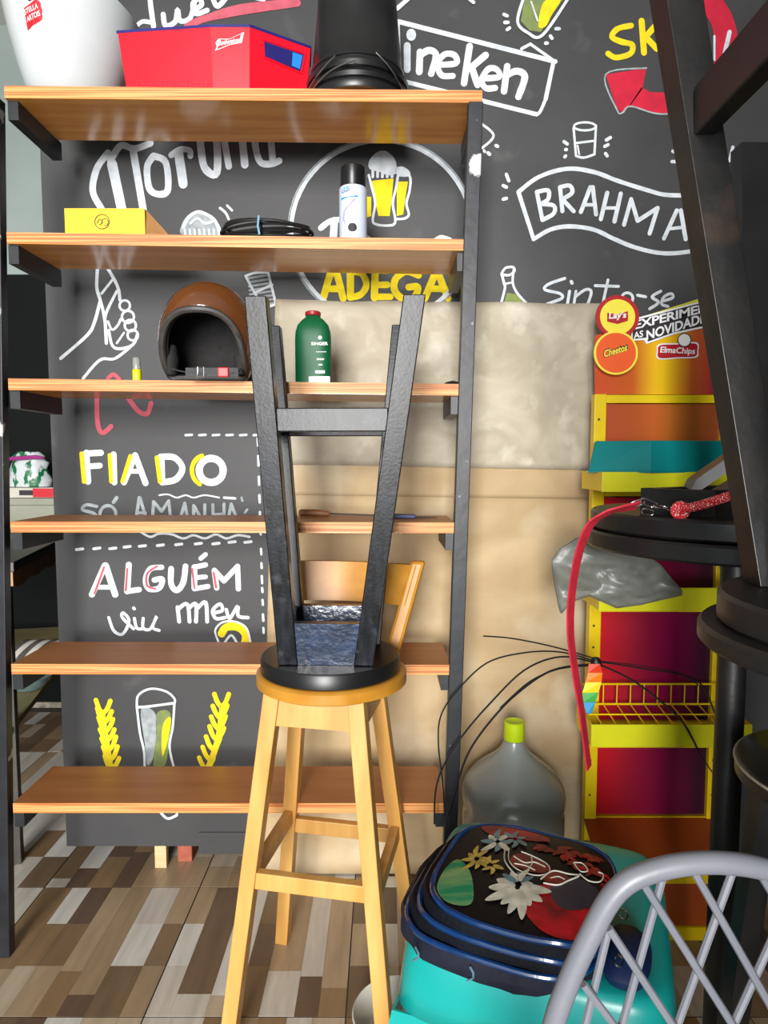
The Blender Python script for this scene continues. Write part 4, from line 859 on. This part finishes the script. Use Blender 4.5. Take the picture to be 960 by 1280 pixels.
for sx in (-1, 1):
    for sy_ in (-1, 1):
        def LP(s, z): return C + ex * sx * s + ey * sy_ * s + Z * z
        vs = []; fs = []; prof = [(h * 1.035, 0.13, TS - 0.1125), (h * 1.06, 0.095, TS - 0.14), (h * 1.10, 0.065, TS - 0.22), (h * 1.16, 0.045, 0.0)]
        for s_, wd, z in prof:
            o_ = LP(s_, z); vs += [o_, o_ - ex * sx * wd, o_ - ex * sx * wd - ey * sy_ * 0.004, o_ - ex * sx * 0.004 - ey * sy_ * 0.004, o_ - ex * sx * 0.004 - ey * sy_ * wd, o_ - ey * sy_ * wd]
        for j in range(3):
            for k in range(6): fs.append((j * 6 + k, j * 6 + (k + 1) % 6, (j + 1) * 6 + (k + 1) % 6, (j + 1) * 6 + k))
        fs += [tuple(range(6)), tuple(range(18, 24))]
        MB().add(vs, fs).build('leg', 'teal_stool', b)
# backpack
z = TS + 0.0005
TZ = z + 0.092
q = [fl(u, v, TZ) for u, v in ((588, 1024), (796, 1072), (728, 1192), (526, 1132))]
bx = ((q[1] - q[0]) + (q[2] - q[3])).normalized(); bx.z = 0; by = V((-bx.y, bx.x, 0)); BC = sum(q, V()) / 4; BC.z = 0
ha = ((q[1] - q[0]).length + (q[2] - q[3]).length) / 4; hbk = abs((q[0] - q[3]).dot(by)) * 0.5
off = bx * -0.026 + by * 0.006
b = thing('backpack', 'dark blue school backpack with blue piping and a glossy floral print panel', 'backpack', BC + Z * TS)
def wavy(mb, amp, f):
    for p in mb.v:
        k = noise.noise(V((p.x * f, p.y * f, p.z * f * 0.6))); d = (p - BC); d.z = 0
        if d.length > 0.08: p += d.normalized() * k * amp
    return mb
wavy(superlathe(BC + off * 1.5, bx, by, [(0.01, 0.01, z), (ha * 1.12, hbk * 1.10, z), (ha * 1.21, hbk * 1.20, z + 0.012), (ha * 1.22, hbk * 1.21, z + 0.028), (ha * 1.15, hbk * 1.15, z + 0.043), (0.01, 0.01, z + 0.044)], 3.0), 0.012, 26).build('back_section', 'pack_grey', b)
wavy(superlathe(BC + off * 1.0, bx, by, [(ha * 1.12, hbk * 1.12, z + 0.042), (ha * 1.14, hbk * 1.14, z + 0.056), (ha * 1.10, hbk * 1.10, z + 0.067), (0.01, 0.01, z + 0.068)], 3.3), 0.006, 20).build('middle_section', 'pack_navy', b)
wavy(superlathe(BC + off * 0.5, bx, by, [(ha * 1.07, hbk * 1.07, z + 0.067), (ha * 1.08, hbk * 1.08, z + 0.078), (ha * 1.04, hbk * 1.04, z + 0.090), (0.01, 0.01, z + 0.091)], 3.4), 0.004, 20).build('front_section', 'pack_navy', b)
def dome(s, t): return z + 0.091 + 0.014 * max(0, 1 - s * s) ** 0.6 * max(0, 1 - t * t) ** 0.6
vs = []; fs = []; NR, NA = 10, 56
for j in range(NR + 1):
    for k in range(NA):
        u, v = sup(NA, 2 * math.pi * k / NA, 3.6); s, t = u * j / NR, v * j / NR; vs.append(BC + bx * s * ha + by * t * hbk + Z * dome(s * 0.9, t * 0.9))
for j in range(NR):
    for k in range(NA): fs.append((j * NA + k, j * NA + (k + 1) % NA, (j + 1) * NA + (k + 1) % NA, (j + 1) * NA + k))
panel = MB().add(vs, fs, True).build('print_panel', 'art_black', b)
for kx, zz, of, rr in ((1.02, 0.093, 0.1, 0.0052), (1.09, 0.068, 0.6, 0.005), (1.15, 0.044, 1.1, 0.0048)):
    pts = [BC + off * of + bx * sup(64, 2 * math.pi * k / 64, 3.5)[0] * ha * kx + by * sup(64, 2 * math.pi * k / 64, 3.5)[1] * hbk * kx + Z * (z + zz + 0.004 * noise.noise(V((k * 0.25, zz * 90, 0)))) for k in range(64)]
    MB().tube(pts, rr, 8, closed=True).build('piping', 'piping_blue', b)
def onp(s_, t_, lay): return BC + bx * s_ * ha + by * t_ * hbk + Z * (dome(s_ * 0.9, t_ * 0.9) + 0.0005 * lay + 0.0008)
def art(name, m, st, lay=1, smooth=True):
    st = [V((s, t, 0)) for s, t in st]; st = spline(st, 4, True) if smooth else st; cc = sum(st, V()) / len(st); n = len(st); vs = []; fs = []
    for j in range(4):
        for p in st: w_ = cc + (p - cc) * (j / 3); vs.append(onp(w_.x, w_.y, lay))
    for j in range(3):
        for k in range(n): fs.append((j * n + k, j * n + (k + 1) % n, (j + 1) * n + (k + 1) % n, (j + 1) * n + k))
    return MB().add(vs, fs).build(name, m, panel, recalc=False)
def leaf(name, m, pts, wd, lay):                       # tapering curved brush mark
    pts = spline([V((a, c_, 0)) for a, c_ in pts], 6); n = len(pts); L_ = []; R_ = []
    for i, p in enumerate(pts):
        t = (pts[min(i + 1, n - 1)] - pts[max(i - 1, 0)]).normalized(); nn = V((-t.y, t.x, 0)); w_ = wd * math.sin(math.pi * (0.06 + 0.9 * i / (n - 1))) 
        L_.append(onp(p.x + nn.x * w_, p.y + nn.y * w_ * 1.5, lay)); R_.append(onp(p.x - nn.x * w_, p.y - nn.y * w_ * 1.5, lay))
    return MB().add(L_ + R_, [(i, i + 1, n + i + 1, n + i) for i in range(n - 1)]).build(name, m, panel, recalc=False)
art('red_patch', 'art_red', [(-0.80, 0.80), (-0.5, 0.93), (0.0, 0.93), (0.12, 0.78), (-0.2, 0.66), (-0.55, 0.6)])
art('green_patch', 'art_green', [(-0.94, -0.35), (-0.86, -0.08), (-0.68, -0.2), (-0.52, -0.5), (-0.45, -0.82), (-0.7, -0.88), (-0.9, -0.7)])
art('red_patch', 'art_red', [(0.18, -0.25), (0.42, -0.12), (0.85, -0.3), (0.92, -0.6), (0.7, -0.9), (0.35, -0.9), (0.1, -0.62)])
art('purple_patch', 'art_purple', [(0.34, -0.02), (0.6, 0.12), (0.85, 0.0), (0.82, -0.3), (0.55, -0.5), (0.36, -0.35)], 2)
for k in range(26):
    x, y = R.uniform(-0.05, 0.72), R.uniform(0.32, 0.72); y -= 0.3 * max(0, x - 0.2); a = R.uniform(0.3, 2.4); l_ = R.uniform(0.16, 0.3)
    leaf('rust_swirl', 'art_rust' if k % 3 else 'art_red', [(x, y), (x + math.cos(a) * l_ * 0.5, y + math.sin(a) * l_ * 0.5), (x + math.cos(a) * l_ * 0.5 + math.cos(a - 1.5) * l_ * 0.5, y + math.sin(a) * l_ * 0.5 + math.sin(a - 1.5) * l_ * 0.4)], 0.03, 2 + k % 6 * 0.5)
for k in range(4): leaf('rust_swirl', 'art_red', [(0.8 + 0.03 * k, 0.3 - 0.1 * k), (0.88, 0.36 - 0.1 * k), (0.95, 0.28 - 0.1 * k)], 0.02, 2 + k % 2)
def petals(cx, cy, n, r1, wd, m, nm, lay, a0=0.0, spread=2 * math.pi, m2=None):
    for k in range(n):
        a = a0 + spread * k / max(1, n - 1) if spread < 6 else a0 + spread * k / n; rr = r1 * (0.8 + 0.35 * ((k * 7) % 3) / 2); d = (math.cos(a), math.sin(a) * 1.4)
        leaf(nm, m2 if (m2 and k % 2) else m, [(cx + d[0] * 0.03, cy + d[1] * 0.03), (cx + d[0] * rr * 0.5 - d[1] * 0.02, cy + d[1] * rr * 0.5), (cx + d[0] * rr, cy + d[1] * rr)], wd, lay + k % 3)
petals(-0.02, -0.38, 9, 0.33, 0.055, 'art_white', 'white_petal', 4, math.pi * 0.95, math.pi * 1.1)
petals(-0.02, -0.32, 6, 0.2, 0.035, 'art_white', 'white_petal', 6, math.pi * 0.1, math.pi * 0.8, 'art_teal')
petals(-0.62, -0.02, 8, 0.19, 0.03, 'art_gold', 'gold_petal', 4, 0.3)
petals(-0.42, -0.08, 6, 0.15, 0.026, 'art_gold', 'gold_petal', 4, 0.9)
petals(-0.48, 0.46, 8, 0.22, 0.04, 'art_teal', 'teal_petal', 4, 0.2, 2 * math.pi, 'art_white')
petals(-0.28, 0.62, 6, 0.17, 0.03, 'art_teal', 'teal_petal', 4, 0.6)
art('rust_patch', 'art_rust', [(-0.22, 0.24), (-0.2, 0.05), (0.0, -0.02), (0.2, 0.02), (0.24, 0.16), (0.05, 0.28), (-0.1, 0.32)], 3)
art('rust_patch', 'art_rust', [(0.22, -0.08), (0.3, 0.08), (0.46, 0.1), (0.5, 0.0), (0.42, -0.12), (0.3, -0.16)], 3)
def outline(px, r=0.0011):
    MB().tube([onp(p.x, p.y, 5) for p in spline([V((a, c_, 0)) for a, c_ in px], 6)], r, 5).build('white_outline', 'art_white', panel)
outline([(-0.3, 0.36), (-0.24, 0.1), (-0.1, -0.05), (0.12, -0.08), (0.26, 0.04), (0.22, 0.2), (0.02, 0.3), (-0.14, 0.34)])
outline([(-0.2, 0.2), (-0.05, 0.12), (0.06, 0.18), (0.2, 0.14)]); outline([(-0.16, 0.05), (-0.02, 0.06), (0.1, 0.02)]); outline([(0.0, 0.28), (0.04, 0.14), (0.02, 0.0)])
outline([(0.2, -0.12), (0.3, 0.1), (0.48, 0.13), (0.6, 0.16), (0.5, 0.0), (0.4, -0.14), (0.24, -0.18)], 0.0014); outline([(0.3, -0.05), (0.38, 0.02), (0.46, 0.0)])
outline([(0.5, 0.4), (0.6, 0.44), (0.68, 0.32), (0.6, 0.26), (0.5, 0.4)]); outline([(0.6, 0.2), (0.72, 0.12), (0.84, 0.18), (0.86, 0.34), (0.8, 0.36)]); outline([(-0.34, 0.3), (-0.28, 0.06), (-0.12, -0.14), (0.0, -0.2)], 0.0014)
superlathe(BC + bx * ha * 1.17 - by * hbk * 0.1, bx, by, [(0.01, 0.01, z), (0.034, 0.06, z + 0.003), (0.038, 0.066, z + 0.018), (0.028, 0.055, z + 0.03), (0.01, 0.01, z + 0.034)], 2.6).build('side_pocket', 'pack_blue', b)
for u0 in (0.0, 0.02): MB().tube([BC + bx * (ha * 1.13 + 0.006 * math.cos(a)) - by * (hbk * 0.1 + u0 * 4 + 0.012 * math.sin(a)) + Z * (z + 0.083 - u0)for a in [2 * math.pi * k / 12 for k in range(12)]], 0.0014, 5, closed=True).build('zip_pull', 'chain_steel', b)
for a0 in ((-0.75, -1.20), (-0.1, -1.225)):
    pts = [BC + off * 1.5 + bx * ha * (a0[0] + 0.05 * math.sin(k * 1.3) + 0.02 * k) + by * hbk * (a0[1] + 0.004 * k) + Z * (z + 0.010 + 0.008 * k) for k in range(4)]
    MB().tube(pts, 0.0018, 5).build('lightning_print', 'art_teal', b)
# pale basin under the stool
c = fl(505, 1282); c = V((0.035, 1.36, 0.0))
o = MB().lathe([(0.06, 0.0), (0.075, 0.006), (0.10, 0.045), (0.105, 0.05), (0.102, 0.053), (0.07, 0.012), (0, 0.01)], c, 36).build('plastic_bowl', 'pale_plastic'); tag(o, 'pale plastic bowl on the floor below the turquoise stool', 'bowl')
# ------------------------------------------------------------------ grey lattice chair back
YC = 0.62; MX = 890
Lp = [(648, 1520), (668, 1390), (690, 1288), (712, 1225), (740, 1165), (762, 1125), (785, 1102), (815, 1089), (850, 1081), (890, 1078)]
px = spline([V((u, v, 0)) for u, v in Lp + [(2 * MX - u, v) for u, v in Lp[-2::-1]]], 5)
ctr = at(MX, 1300, YC)
b = thing('lattice_chair', 'grey tubular metal chair with a diamond lattice backrest', 'chair', V((ctr.x, 0.45, 0)))
pts = [at(p.x, p.y, YC) for p in px]
MB().tube(pts, 0.0108, 14).build('back_frame', 'chair_grey', b)
def side(v):
    for a, c_ in zip(Lp, Lp[1:]):
        if c_[1] <= v <= a[1]: t = (v - c_[1]) / (a[1] - c_[1]); return c_[0] + (a[0] - c_[0]) * t
    return MX
def rod(a, c_, dy):
    sl = (c_[0] - a[0]) / (c_[1] - a[1]); v1 = a[1]; u = a[0]; end = a
    v = a[1]
    while v < 1510:
        u = a[0] + sl * (v - a[1])
        if v > a[1] + 20 and abs(u - MX) > MX - side(v): break
        end = (u, v); v += 4
    MB().tube([at(*a, YC + dy), at(*end, YC + dy)], 0.0040, 8).build('lattice_rod', 'chair_grey', b)
down = [((800, 1098), (915, 1280)), ((868, 1090), (960, 1252)), ((761, 1160), (840, 1280)), ((729, 1230), (767, 1280)), ((948, 1088), (1040, 1242)), ((700, 1300), (738, 1350))]
for a, c_ in down: rod(a, c_, -0.003)
ups = [((829, 1094), (778, 1280)), ((916, 1088), (847, 1280)), ((761, 1160), (732, 1280)), ((994, 1110), (917, 1280)), ((1042, 1180), (980, 1318)), ((1080, 1270), (1030, 1381))]
for a, c_ in ups: rod(a, c_, 0.004)
pa, pb = at(648, 1520, YC), at(2 * MX - 648, 1520, YC)
MB().tube([pa, pb], 0.009, 10).build('lower_bar', 'chair_grey', b)
zz = 0.45; xa, xb = pa.x, pb.x
ring = spline([V((xa, YC, zz)), V((xb, YC, zz)), V((xb + 0.03, 0.35, zz)), V((xb - 0.04, 0.22, zz)), V((xa + 0.04, 0.22, zz)), V((xa - 0.03, 0.35, zz))], 6, True)
MB().tube(ring, 0.0108, 10, closed=True).build('seat_frame', 'chair_grey', b)
MB().prism([p * 1.0 for p in ring], (0, 0, 0.006)).build('seat_plate', 'chair_grey', b)
for x, y, x2, y2 in ((xa, YC, xa - 0.01, YC), (xb, YC, xb + 0.01, YC), (xa - 0.01, 0.27, xa - 0.03, 0.22), (xb + 0.01, 0.27, xb + 0.03, 0.22)): MB().tube([(x, y, zz), (x2, y2, 0.0)], 0.0108, 10).build('leg', 'chair_grey', b)
for p in (pa, pb): MB().tube([p, V((p.x, YC, zz))], 0.0108, 10).build('back_upright', 'chair_grey', b)
# ------------------------------------------------------------------ tall black round tables and stools at the right
def bar_table(C, r, z0, z1, label, double):
    b = thing('bar_table', label, 'table', C)
    MB().lathe([(r - 0.004, z0), (r, z0 + 0.004), (r, z1 - 0.004), (r - 0.004, z1)], C, 64).build('table_top', 'black_wood', b)
    C = C if double else C + V((0.097, 0.04, 0)); fr_ = 0.12 if double else 0.09
    MB().lathe([(0.024, 0.02), (0.024, z0 - 0.02), (0.06, z0 - 0.012), (0.06, z0 - 0.0005)], C, 24).build('pedestal', 'black_wood', b)
    MB().lathe([(fr_, 0), (fr_, 0.012), (0.05, 0.0195)], C, 40).build('foot', 'black_wood', b)
    return b
TA = V((0.62, 1.16, 0)); ra = 0.252
bar_table(TA, ra, 1.098, 1.128, 'tall black round bar table carrying a red leash in front of the snack rack', True)
C = V((TA.x + 0.004, TA.y, 1.1285))
b = thing('folded_stool', 'black wooden stool lying upside down on the tall table with the red leash', 'stool', C)
MB().lathe([(ra - 0.006, 0.002), (ra - 0.002, 0.006), (ra - 0.002, 0.030), (ra - 0.006, 0.034)], C, 64).build('seat', 'black_wood', b)
zu = C.z + 0.0345
ap = [at(800, 630, 1.10), at(893, 652, 1.00), at(1010, 640, 1.12), at(905, 625, 1.25)]
for i in range(4):
    p, q_ = ap[i].copy(), ap[(i + 1) % 4].copy(); p.z = q_.z = zu; d = (q_ - p).normalized(); nn = V((-d.y, d.x, 0))
    MB().hexa([p + nn * 0.001, q_ + nn * 0.001, q_ + nn * 0.018, p + nn * 0.018] + [w_ + Z * 0.042 for w_ in (p + nn * 0.001, q_ + nn * 0.001, q_ + nn * 0.018, p + nn * 0.018)]).build('apron', 'black_wood', b)
p0, p1 = at(858, 612, 1.14), at(925, 566, 1.12); MB().beam(p0, p1, V((0.45, 0, 0.9)), (0, 1, 0), 0.042, 0.034).build('leg', 'black_seat', b)
p0, p1 = at(888, 622, 1.06), at(935, 594, 1.04); MB().beam(p0, p1, V((0.45, 0, 0.9)), (0, 1, 0), 0.022, 0.03).build('leg', 'black_wood', b)
p0 = at(940, 640, 1.22); p0.z = zu; p1 = at(937, 184, 1.28); MB().beam(p0, p1, (1, 0, 0), (0, 1, 0), 0.05, 0.04).build('leg', 'black_seat', b)
TB = V((0.503, 0.62, 0))
bar_table(TB, 0.186, 1.064, 1.085, 'black round bar table at the right edge below the nearest upturned stool', False)
C = TB + V((0, 0, 1.0855))
b = thing('upturned_stool', 'dark worn wooden stool upside down at the right edge with a long leg rising', 'stool', C)
MB().lathe([(0.164, 0), (0.168, 0.004), (0.168, 0.028), (0.164, 0.032)], C, 56).build('seat', 'black_wood', b)
zb_ = C.z + 0.0325; LG = {}
for sx in (-1, 1):
    for sy_ in (-1, 1):
        p0 = V((C.x + sx * 0.09, C.y + sy_ * 0.085, zb_)); p1 = V((C.x + sx * 0.186, C.y + sy_ * 0.19, 1.88))
        LG[sx, sy_] = (p0, p1); MB().beam(p0, p1, (1, 0, 0), (0, 1, 0), 0.036, 0.034, 0.042, 0.040).build('leg', 'black_wood', b, bevel=0.0008)
def lp(k, z): p0, p1 = LG[k]; return p0.lerp(p1, (z - p0.z) / (p1.z - p0.z))
for sx in (-1, 1): MB().beam(lp((sx, -1), 1.63) + V((0, 0.02, 0)), lp((sx, 1), 1.63) - V((0, 0.02, 0)), (1, 0, 0), Z, 0.022, 0.052).build('stretcher', 'black_wood', b, bevel=0.002)
for sg in (-1, 1):
    MB().box(C.x - 0.07, C.x + 0.07, C.y + sg * 0.085 - 0.01, C.y + sg * 0.085 + 0.01, zb_, zb_ + 0.07).build('apron', 'black_wood', b)
    MB().box(C.x + sg * 0.09 - 0.01, C.x + sg * 0.09 + 0.01, C.y - 0.066, C.y + 0.066, zb_, zb_ + 0.07).build('apron', 'black_wood', b)
C = V((0.676, 0.90, 0))
b = thing('round_stool', 'low black round stool with a pale rim at the right edge', 'stool', C)
zt_ = 0.815
MB().lathe([(0.158, zt_ - 0.03), (0.163, zt_ - 0.026), (0.163, zt_ - 0.004), (0.158, zt_)], C, 56).build('seat', 'black_seat', b)
MB().tube([C + V((0.1635 * math.cos(a), 0.1635 * math.sin(a), zt_ - 0.006)) for a in [2 * math.pi * k / 56 for k in range(56)]], 0.0022, 6, closed=True).build('pale_rim', 'pale_edge', b)  # thin pale ring round the seat edge
for sx in (-1, 1):
    for sy_ in (-1, 1): MB().beam(C + V((sx * 0.13, sy_ * 0.13, 0)), C + V((sx * 0.085, sy_ * 0.085, zt_ - 0.031)), (1, 0, 0), (0, 1, 0), 0.032, 0.032).build('leg', 'black_wood', b)
# ------------------------------------------------------------------ red leash with chain
b = thing('dog_leash', 'red leash with a short steel chain hanging from the tall table edge', 'leash', at(735, 640, 1.10))
zs_ = 1.1285 + 0.036
pth = [at(797, 632, 1.04), at(775, 636, 1.03), at(757, 642, 1.03), at(738, 656, 1.04), at(724, 690, 1.05), at(715, 740, 1.06), at(713, 790, 1.06), at(719, 840, 1.06), at(727, 890, 1.06), at(736, 960, 1.06)]
pth = spline(pth, 6); mb = MB(); vs = []; m_ = len(pth)
for i, p in enumerate(pth):
    t = (pth[min(i + 1, m_ - 1)] - pth[max(i - 1, 0)]).normalized(); tw = 0.5 + 0.9 * i / m_; wd = V((math.cos(tw * 0.6), math.sin(tw), 0)); wd = (wd - t * wd.dot(t)).normalized(); nn = t.cross(wd)
    for a_, c_ in ((-1, -1), (1, -1), (1, 1), (-1, 1)): vs.append(p + wd * a_ * 0.0105 + nn * c_ * 0.0015)
fs = [(i * 4 + k, i * 4 + (k + 1) % 4, i * 4 + 4 + (k + 1) % 4, i * 4 + 4 + k) for i in range(m_ - 1) for k in range(4)] + [(0, 1, 2, 3), ((m_ - 1) * 4, (m_ - 1) * 4 + 3, (m_ - 1) * 4 + 2, (m_ - 1) * 4 + 1)]
MB().add(vs, fs).build('strap', 'leash_red', b)
for (u, v, ang, Lk, Yk) in ((797, 629, -15, 10, 1.035), (812, 629, 20, 12, 1.03), (826, 634, 10, 9, 1.03), (839, 636, 5, 9, 1.03), (810, 640, 10, 8, 1.03)):
    cc = at(u, v, Yk); k = Yk / F; a0 = math.radians(-ang); d = V((math.cos(a0), 0, math.sin(a0))); e = V((0, -0.5, 0.86)) if Lk != 9 else V((0, 0.9, 0.4))
    pts = [cc + d * (math.copysign(abs(math.cos(a)) ** 0.6, math.cos(a)) * Lk * k) + e * (math.sin(a) * 0.0055) for a in [2 * math.pi * i / 20 for i in range(20)]]
    MB().tube(pts, 0.0013, 6, closed=True).build('chain_link', 'chain_steel', b)
MB().tube(spline([at(843, 640, 1.03), at(852, 636, 1.01), at(870, 633, 0.985), at(900, 624, 0.95), at(935, 612, 0.90)], 6), 0.0072, 10).build('rope_end', 'rope_red', b)
MB().tube([at(849, 638, 1.012) + V((0.0095 * math.cos(a), -0.004, 0.0095 * math.sin(a))) for a in [2 * math.pi * i / 16 for i in range(16)]], 0.0055, 8, closed=True).build('rope_loop', 'rope_red', b)
# ------------------------------------------------------------------ bundle of thin black rods with ribbon
kn = at(745, 829, 1.60)
b = thing('rod_bundle', 'bundle of thin black bendy rods tied with a rainbow ribbon', 'rods', kn)
def rodp(px, Ya, Yb_, r=0.0021):
    n = len(px); pts = spline([at(u, v, Ya + (Yb_ - Ya) * i / (n - 1)) for i, (u, v) in enumerate(px)], 6); MB().tube(pts, r, 6).build('rod', 'cable_black', b)
rodp([(743, 823), (690, 808), (640, 798), (604, 795)], 1.60, 1.62)
rodp([(743, 826), (700, 815), (655, 816), (608, 829), (570, 865), (551, 895), (548, 930), (553, 975), (556, 1020)], 1.60, 1.53)
rodp([(743, 828), (700, 821), (655, 838), (610, 882), (580, 917), (558, 950), (545, 985), (543, 1030)], 1.60, 1.53, 0.0024)
rodp([(743, 830), (690, 838), (645, 868), (610, 905), (585, 942), (570, 985), (560, 1020)], 1.60, 1.54, 0.0028)
rodp([(743, 832), (700, 836), (662, 852), (625, 885)], 1.60, 1.57, 0.0018)
rodp([(746, 829), (790, 850), (830, 880), (855, 905), (872, 936)], 1.60, 1.58, 0.0026)
rodp([(746, 827), (800, 835), (870, 850), (895, 895), (912, 932)], 1.60, 1.58, 0.0022)
rodp([(746, 826), (800, 832), (850, 842), (880, 862)], 1.60, 1.60, 0.0014)
rodp([(855, 905), (880, 950), (905, 985)], 1.59, 1.60, 0.0016)
MB().lathe([(0.0, -0.016), (0.012, -0.012), (0.014, 0.004), (0.008, 0.014), (0, 0.016)], kn, 12).build('knot', 'cable_black', b)
rb = [(743, 832), (745, 842), (742, 856), (737, 868), (735, 878), (737, 890)]
cs = [(743, 830, 7), (744, 841, 9), (742, 853, 10), (738, 866, 10), (736, 878, 8), (737, 892, 3)]
for i in range(5):
    (u0, v0, w0), (u1, v1, w1) = cs[i], cs[i + 1]
    MB().prism([at(u0 - w0, v0, 1.585), at(u0 + w0, v0, 1.585 - 0.004), at(u1 + w1, v1, 1.585), at(u1 - w1, v1, 1.585 - 0.003)], (0, 0.002, 0)).build('ribbon', 'ribbon%d' % i, b)
# ------------------------------------------------------------------ small blocks under the partition
o = MB().box(-0.705, -0.67, 1.955, 1.975, 0, 0.084).build('wood_block', 'block_wood'); tag(o, 'pale wooden block propping up the black wall', 'block')
o = MB().box(-0.645, -0.60, 1.985, 2.03, 0.0, 0.084).build('brick_piece', 'brick_red', bevel=0.003); tag(o, 'broken red brick piece on the floor below the black wall', 'brick')
# ------------------------------------------------------------------ side table beyond the partition
TZ_ = 0.95
e0, e1 = fl(84, 670, TZ_), fl(12, 705, TZ_); d = (e0 - e1).normalized(); nL = V((-d.y, d.x, 0))
nearp = e1 + d * 0.04; farp = e1 + d * 1.36
b = thing('side_table', 'dark side table with scalloped wooden apron and a lower board', 'table', V((nearp.x, nearp.y, 0)))
q = [nearp, farp, farp + nL * 0.62, nearp + nL * 0.62]
MB().prism([p - Z * 0.03 for p in q], (0, 0, 0.03)).build('table_top', 'dark_table', b, bevel=0.002)
n_ = 40; pl = [nearp + d * 0.02 - Z * 0.031 - nL * -0.01, farp - d * 0.02 - Z * 0.031 + nL * 0.01]
low = [pl[1].lerp(pl[0], k / n_) - Z * (0.045 + 0.012 * abs(math.sin(k / n_ * math.pi * 7))) for k in range(n_ + 1)]
MB().prism(pl + low, nL * 0.012).build('apron', 'apron_wood', b)
lz = 0.44; MB().prism([V((p.x, p.y, lz - 0.02)) + (nL * 0.03) for p in q[:2]] + [V((p.x, p.y, lz - 0.02)) for p in q[2:]], (0, 0, 0.02)).build('lower_board', 'pale_board', b)
for p in (nearp + nL * 0.04 + d * 0.04, farp + nL * 0.04 - d * 0.04, farp + nL * 0.58 - d * 0.04, nearp + nL * 0.58 + d * 0.04):
    MB().beam(V((p.x, p.y, 0)), V((p.x, p.y, TZ_ - 0.031)), d, nL, 0.035, 0.035).build('leg', 'dark_table', b)
bc = at(46, 640, 3.0); bc.z = TZ_ + 0.0005
def bxr(name, m, c, w_, d_, h_, ang, parent=None):
    return MB().box(-w_ / 2, w_ / 2, -d_ / 2, d_ / 2, 0, h_).xform(Matrix.Translation(c) @ Matrix.Rotation(ang, 4, 'Z')).build(name, m, parent, bevel=0.003)
b = thing('storage_box', 'clear plastic storage box with lid on the dark side table', 'box', bc)
bxr('box_body', 'clear_box', bc, 0.27, 0.2, 0.105, 0.05, b); bxr('lid', 'clear_box', bc + Z * 0.1055, 0.28, 0.21, 0.03, 0.05, b)
c2 = bc + Z * 0.1365 + V((-0.005, 0, 0))
b = thing('carton', 'flat white and red carton on the clear storage box', 'box', c2)
bxr('carton_body', 'pale_plastic', c2, 0.27, 0.16, 0.045, 0.04, b)
fr = c2 + V((0.005, -0.0812, 0)); MB().box(fr.x + 0.03, fr.x + 0.125, fr.y - 0.003, fr.y - 0.0015, c2.z + 0.003, c2.z + 0.042).build('red_print', 'label_red', b)
MB().box(fr.x - 0.03, fr.x + 0.029, fr.y - 0.003, fr.y - 0.0015, c2.z + 0.012, c2.z + 0.034).build('dark_print', 'plate_dark', b)
c3 = c2 + Z * 0.0455 + V((-0.02, 0, 0))
b = thing('snack_bag', 'white and green plastic bag with a purple tie on the carton', 'bag', c3)
mb = MB().lathe([(0.0, 0), (0.092, 0.002), (0.096, 0.03), (0.092, 0.08), (0.082, 0.105), (0.066, 0.118), (0.07, 0.135), (0.045, 0.16), (0, 0.15)], c3, 28, 1, 0.6)
for p in mb.v:
    k = noise.noise(p * 22) * 0.022; p.x += k; p.y += noise.noise(p * 25 + V((5, 5, 5))) * 0.01
    if p.z > c3.z + 0.01: p.z += noise.noise(p * 18 + V((9, 2, 5))) * 0.01
mb.build('bag_body', 'bag_green', b)
MB().tube([c3 + V((-0.115, -0.055, 0.118)), c3 + V((-0.03, -0.06, 0.128)), c3 + V((0.06, -0.058, 0.134)), c3 + V((0.09, -0.05, 0.13))], [0.007, 0.009, 0.009, 0.006], 8).build('purple_tie', 'band_purple', b)
cc = at(66, 800, 2.55); cc.z = lz + 0.0005
b = thing('striped_cloth', 'brown and white striped cloth bundle on the lower table board', 'cloth', cc)
for k in range(10):
    s0 = -0.12 + 0.026 * k
    pts = spline([cc + V((s0 - 0.05, -0.08, 0.012)), cc + V((s0 - 0.01, -0.06, 0.075)), cc + V((s0 + 0.02, 0.02, 0.095)), cc + V((s0 + 0.05, 0.1, 0.012))], 5)
    MB().tube(pts, 0.0132, 8).build('stripe', 'cloth_white' if k % 2 else 'cloth_grey', b)
cc = at(34, 805, 2.30); cc.z = lz + 0.0005
o = MB().lathe([(0.03, 0), (0.05, 0.01), (0.075, 0.045), (0.078, 0.05), (0.072, 0.048), (0.045, 0.014), (0, 0.012)], cc, 32).build('glass_bowl', 'glass_bowl'); tag(o, 'small pale glass bowl on the lower board beside the striped cloth', 'bowl')
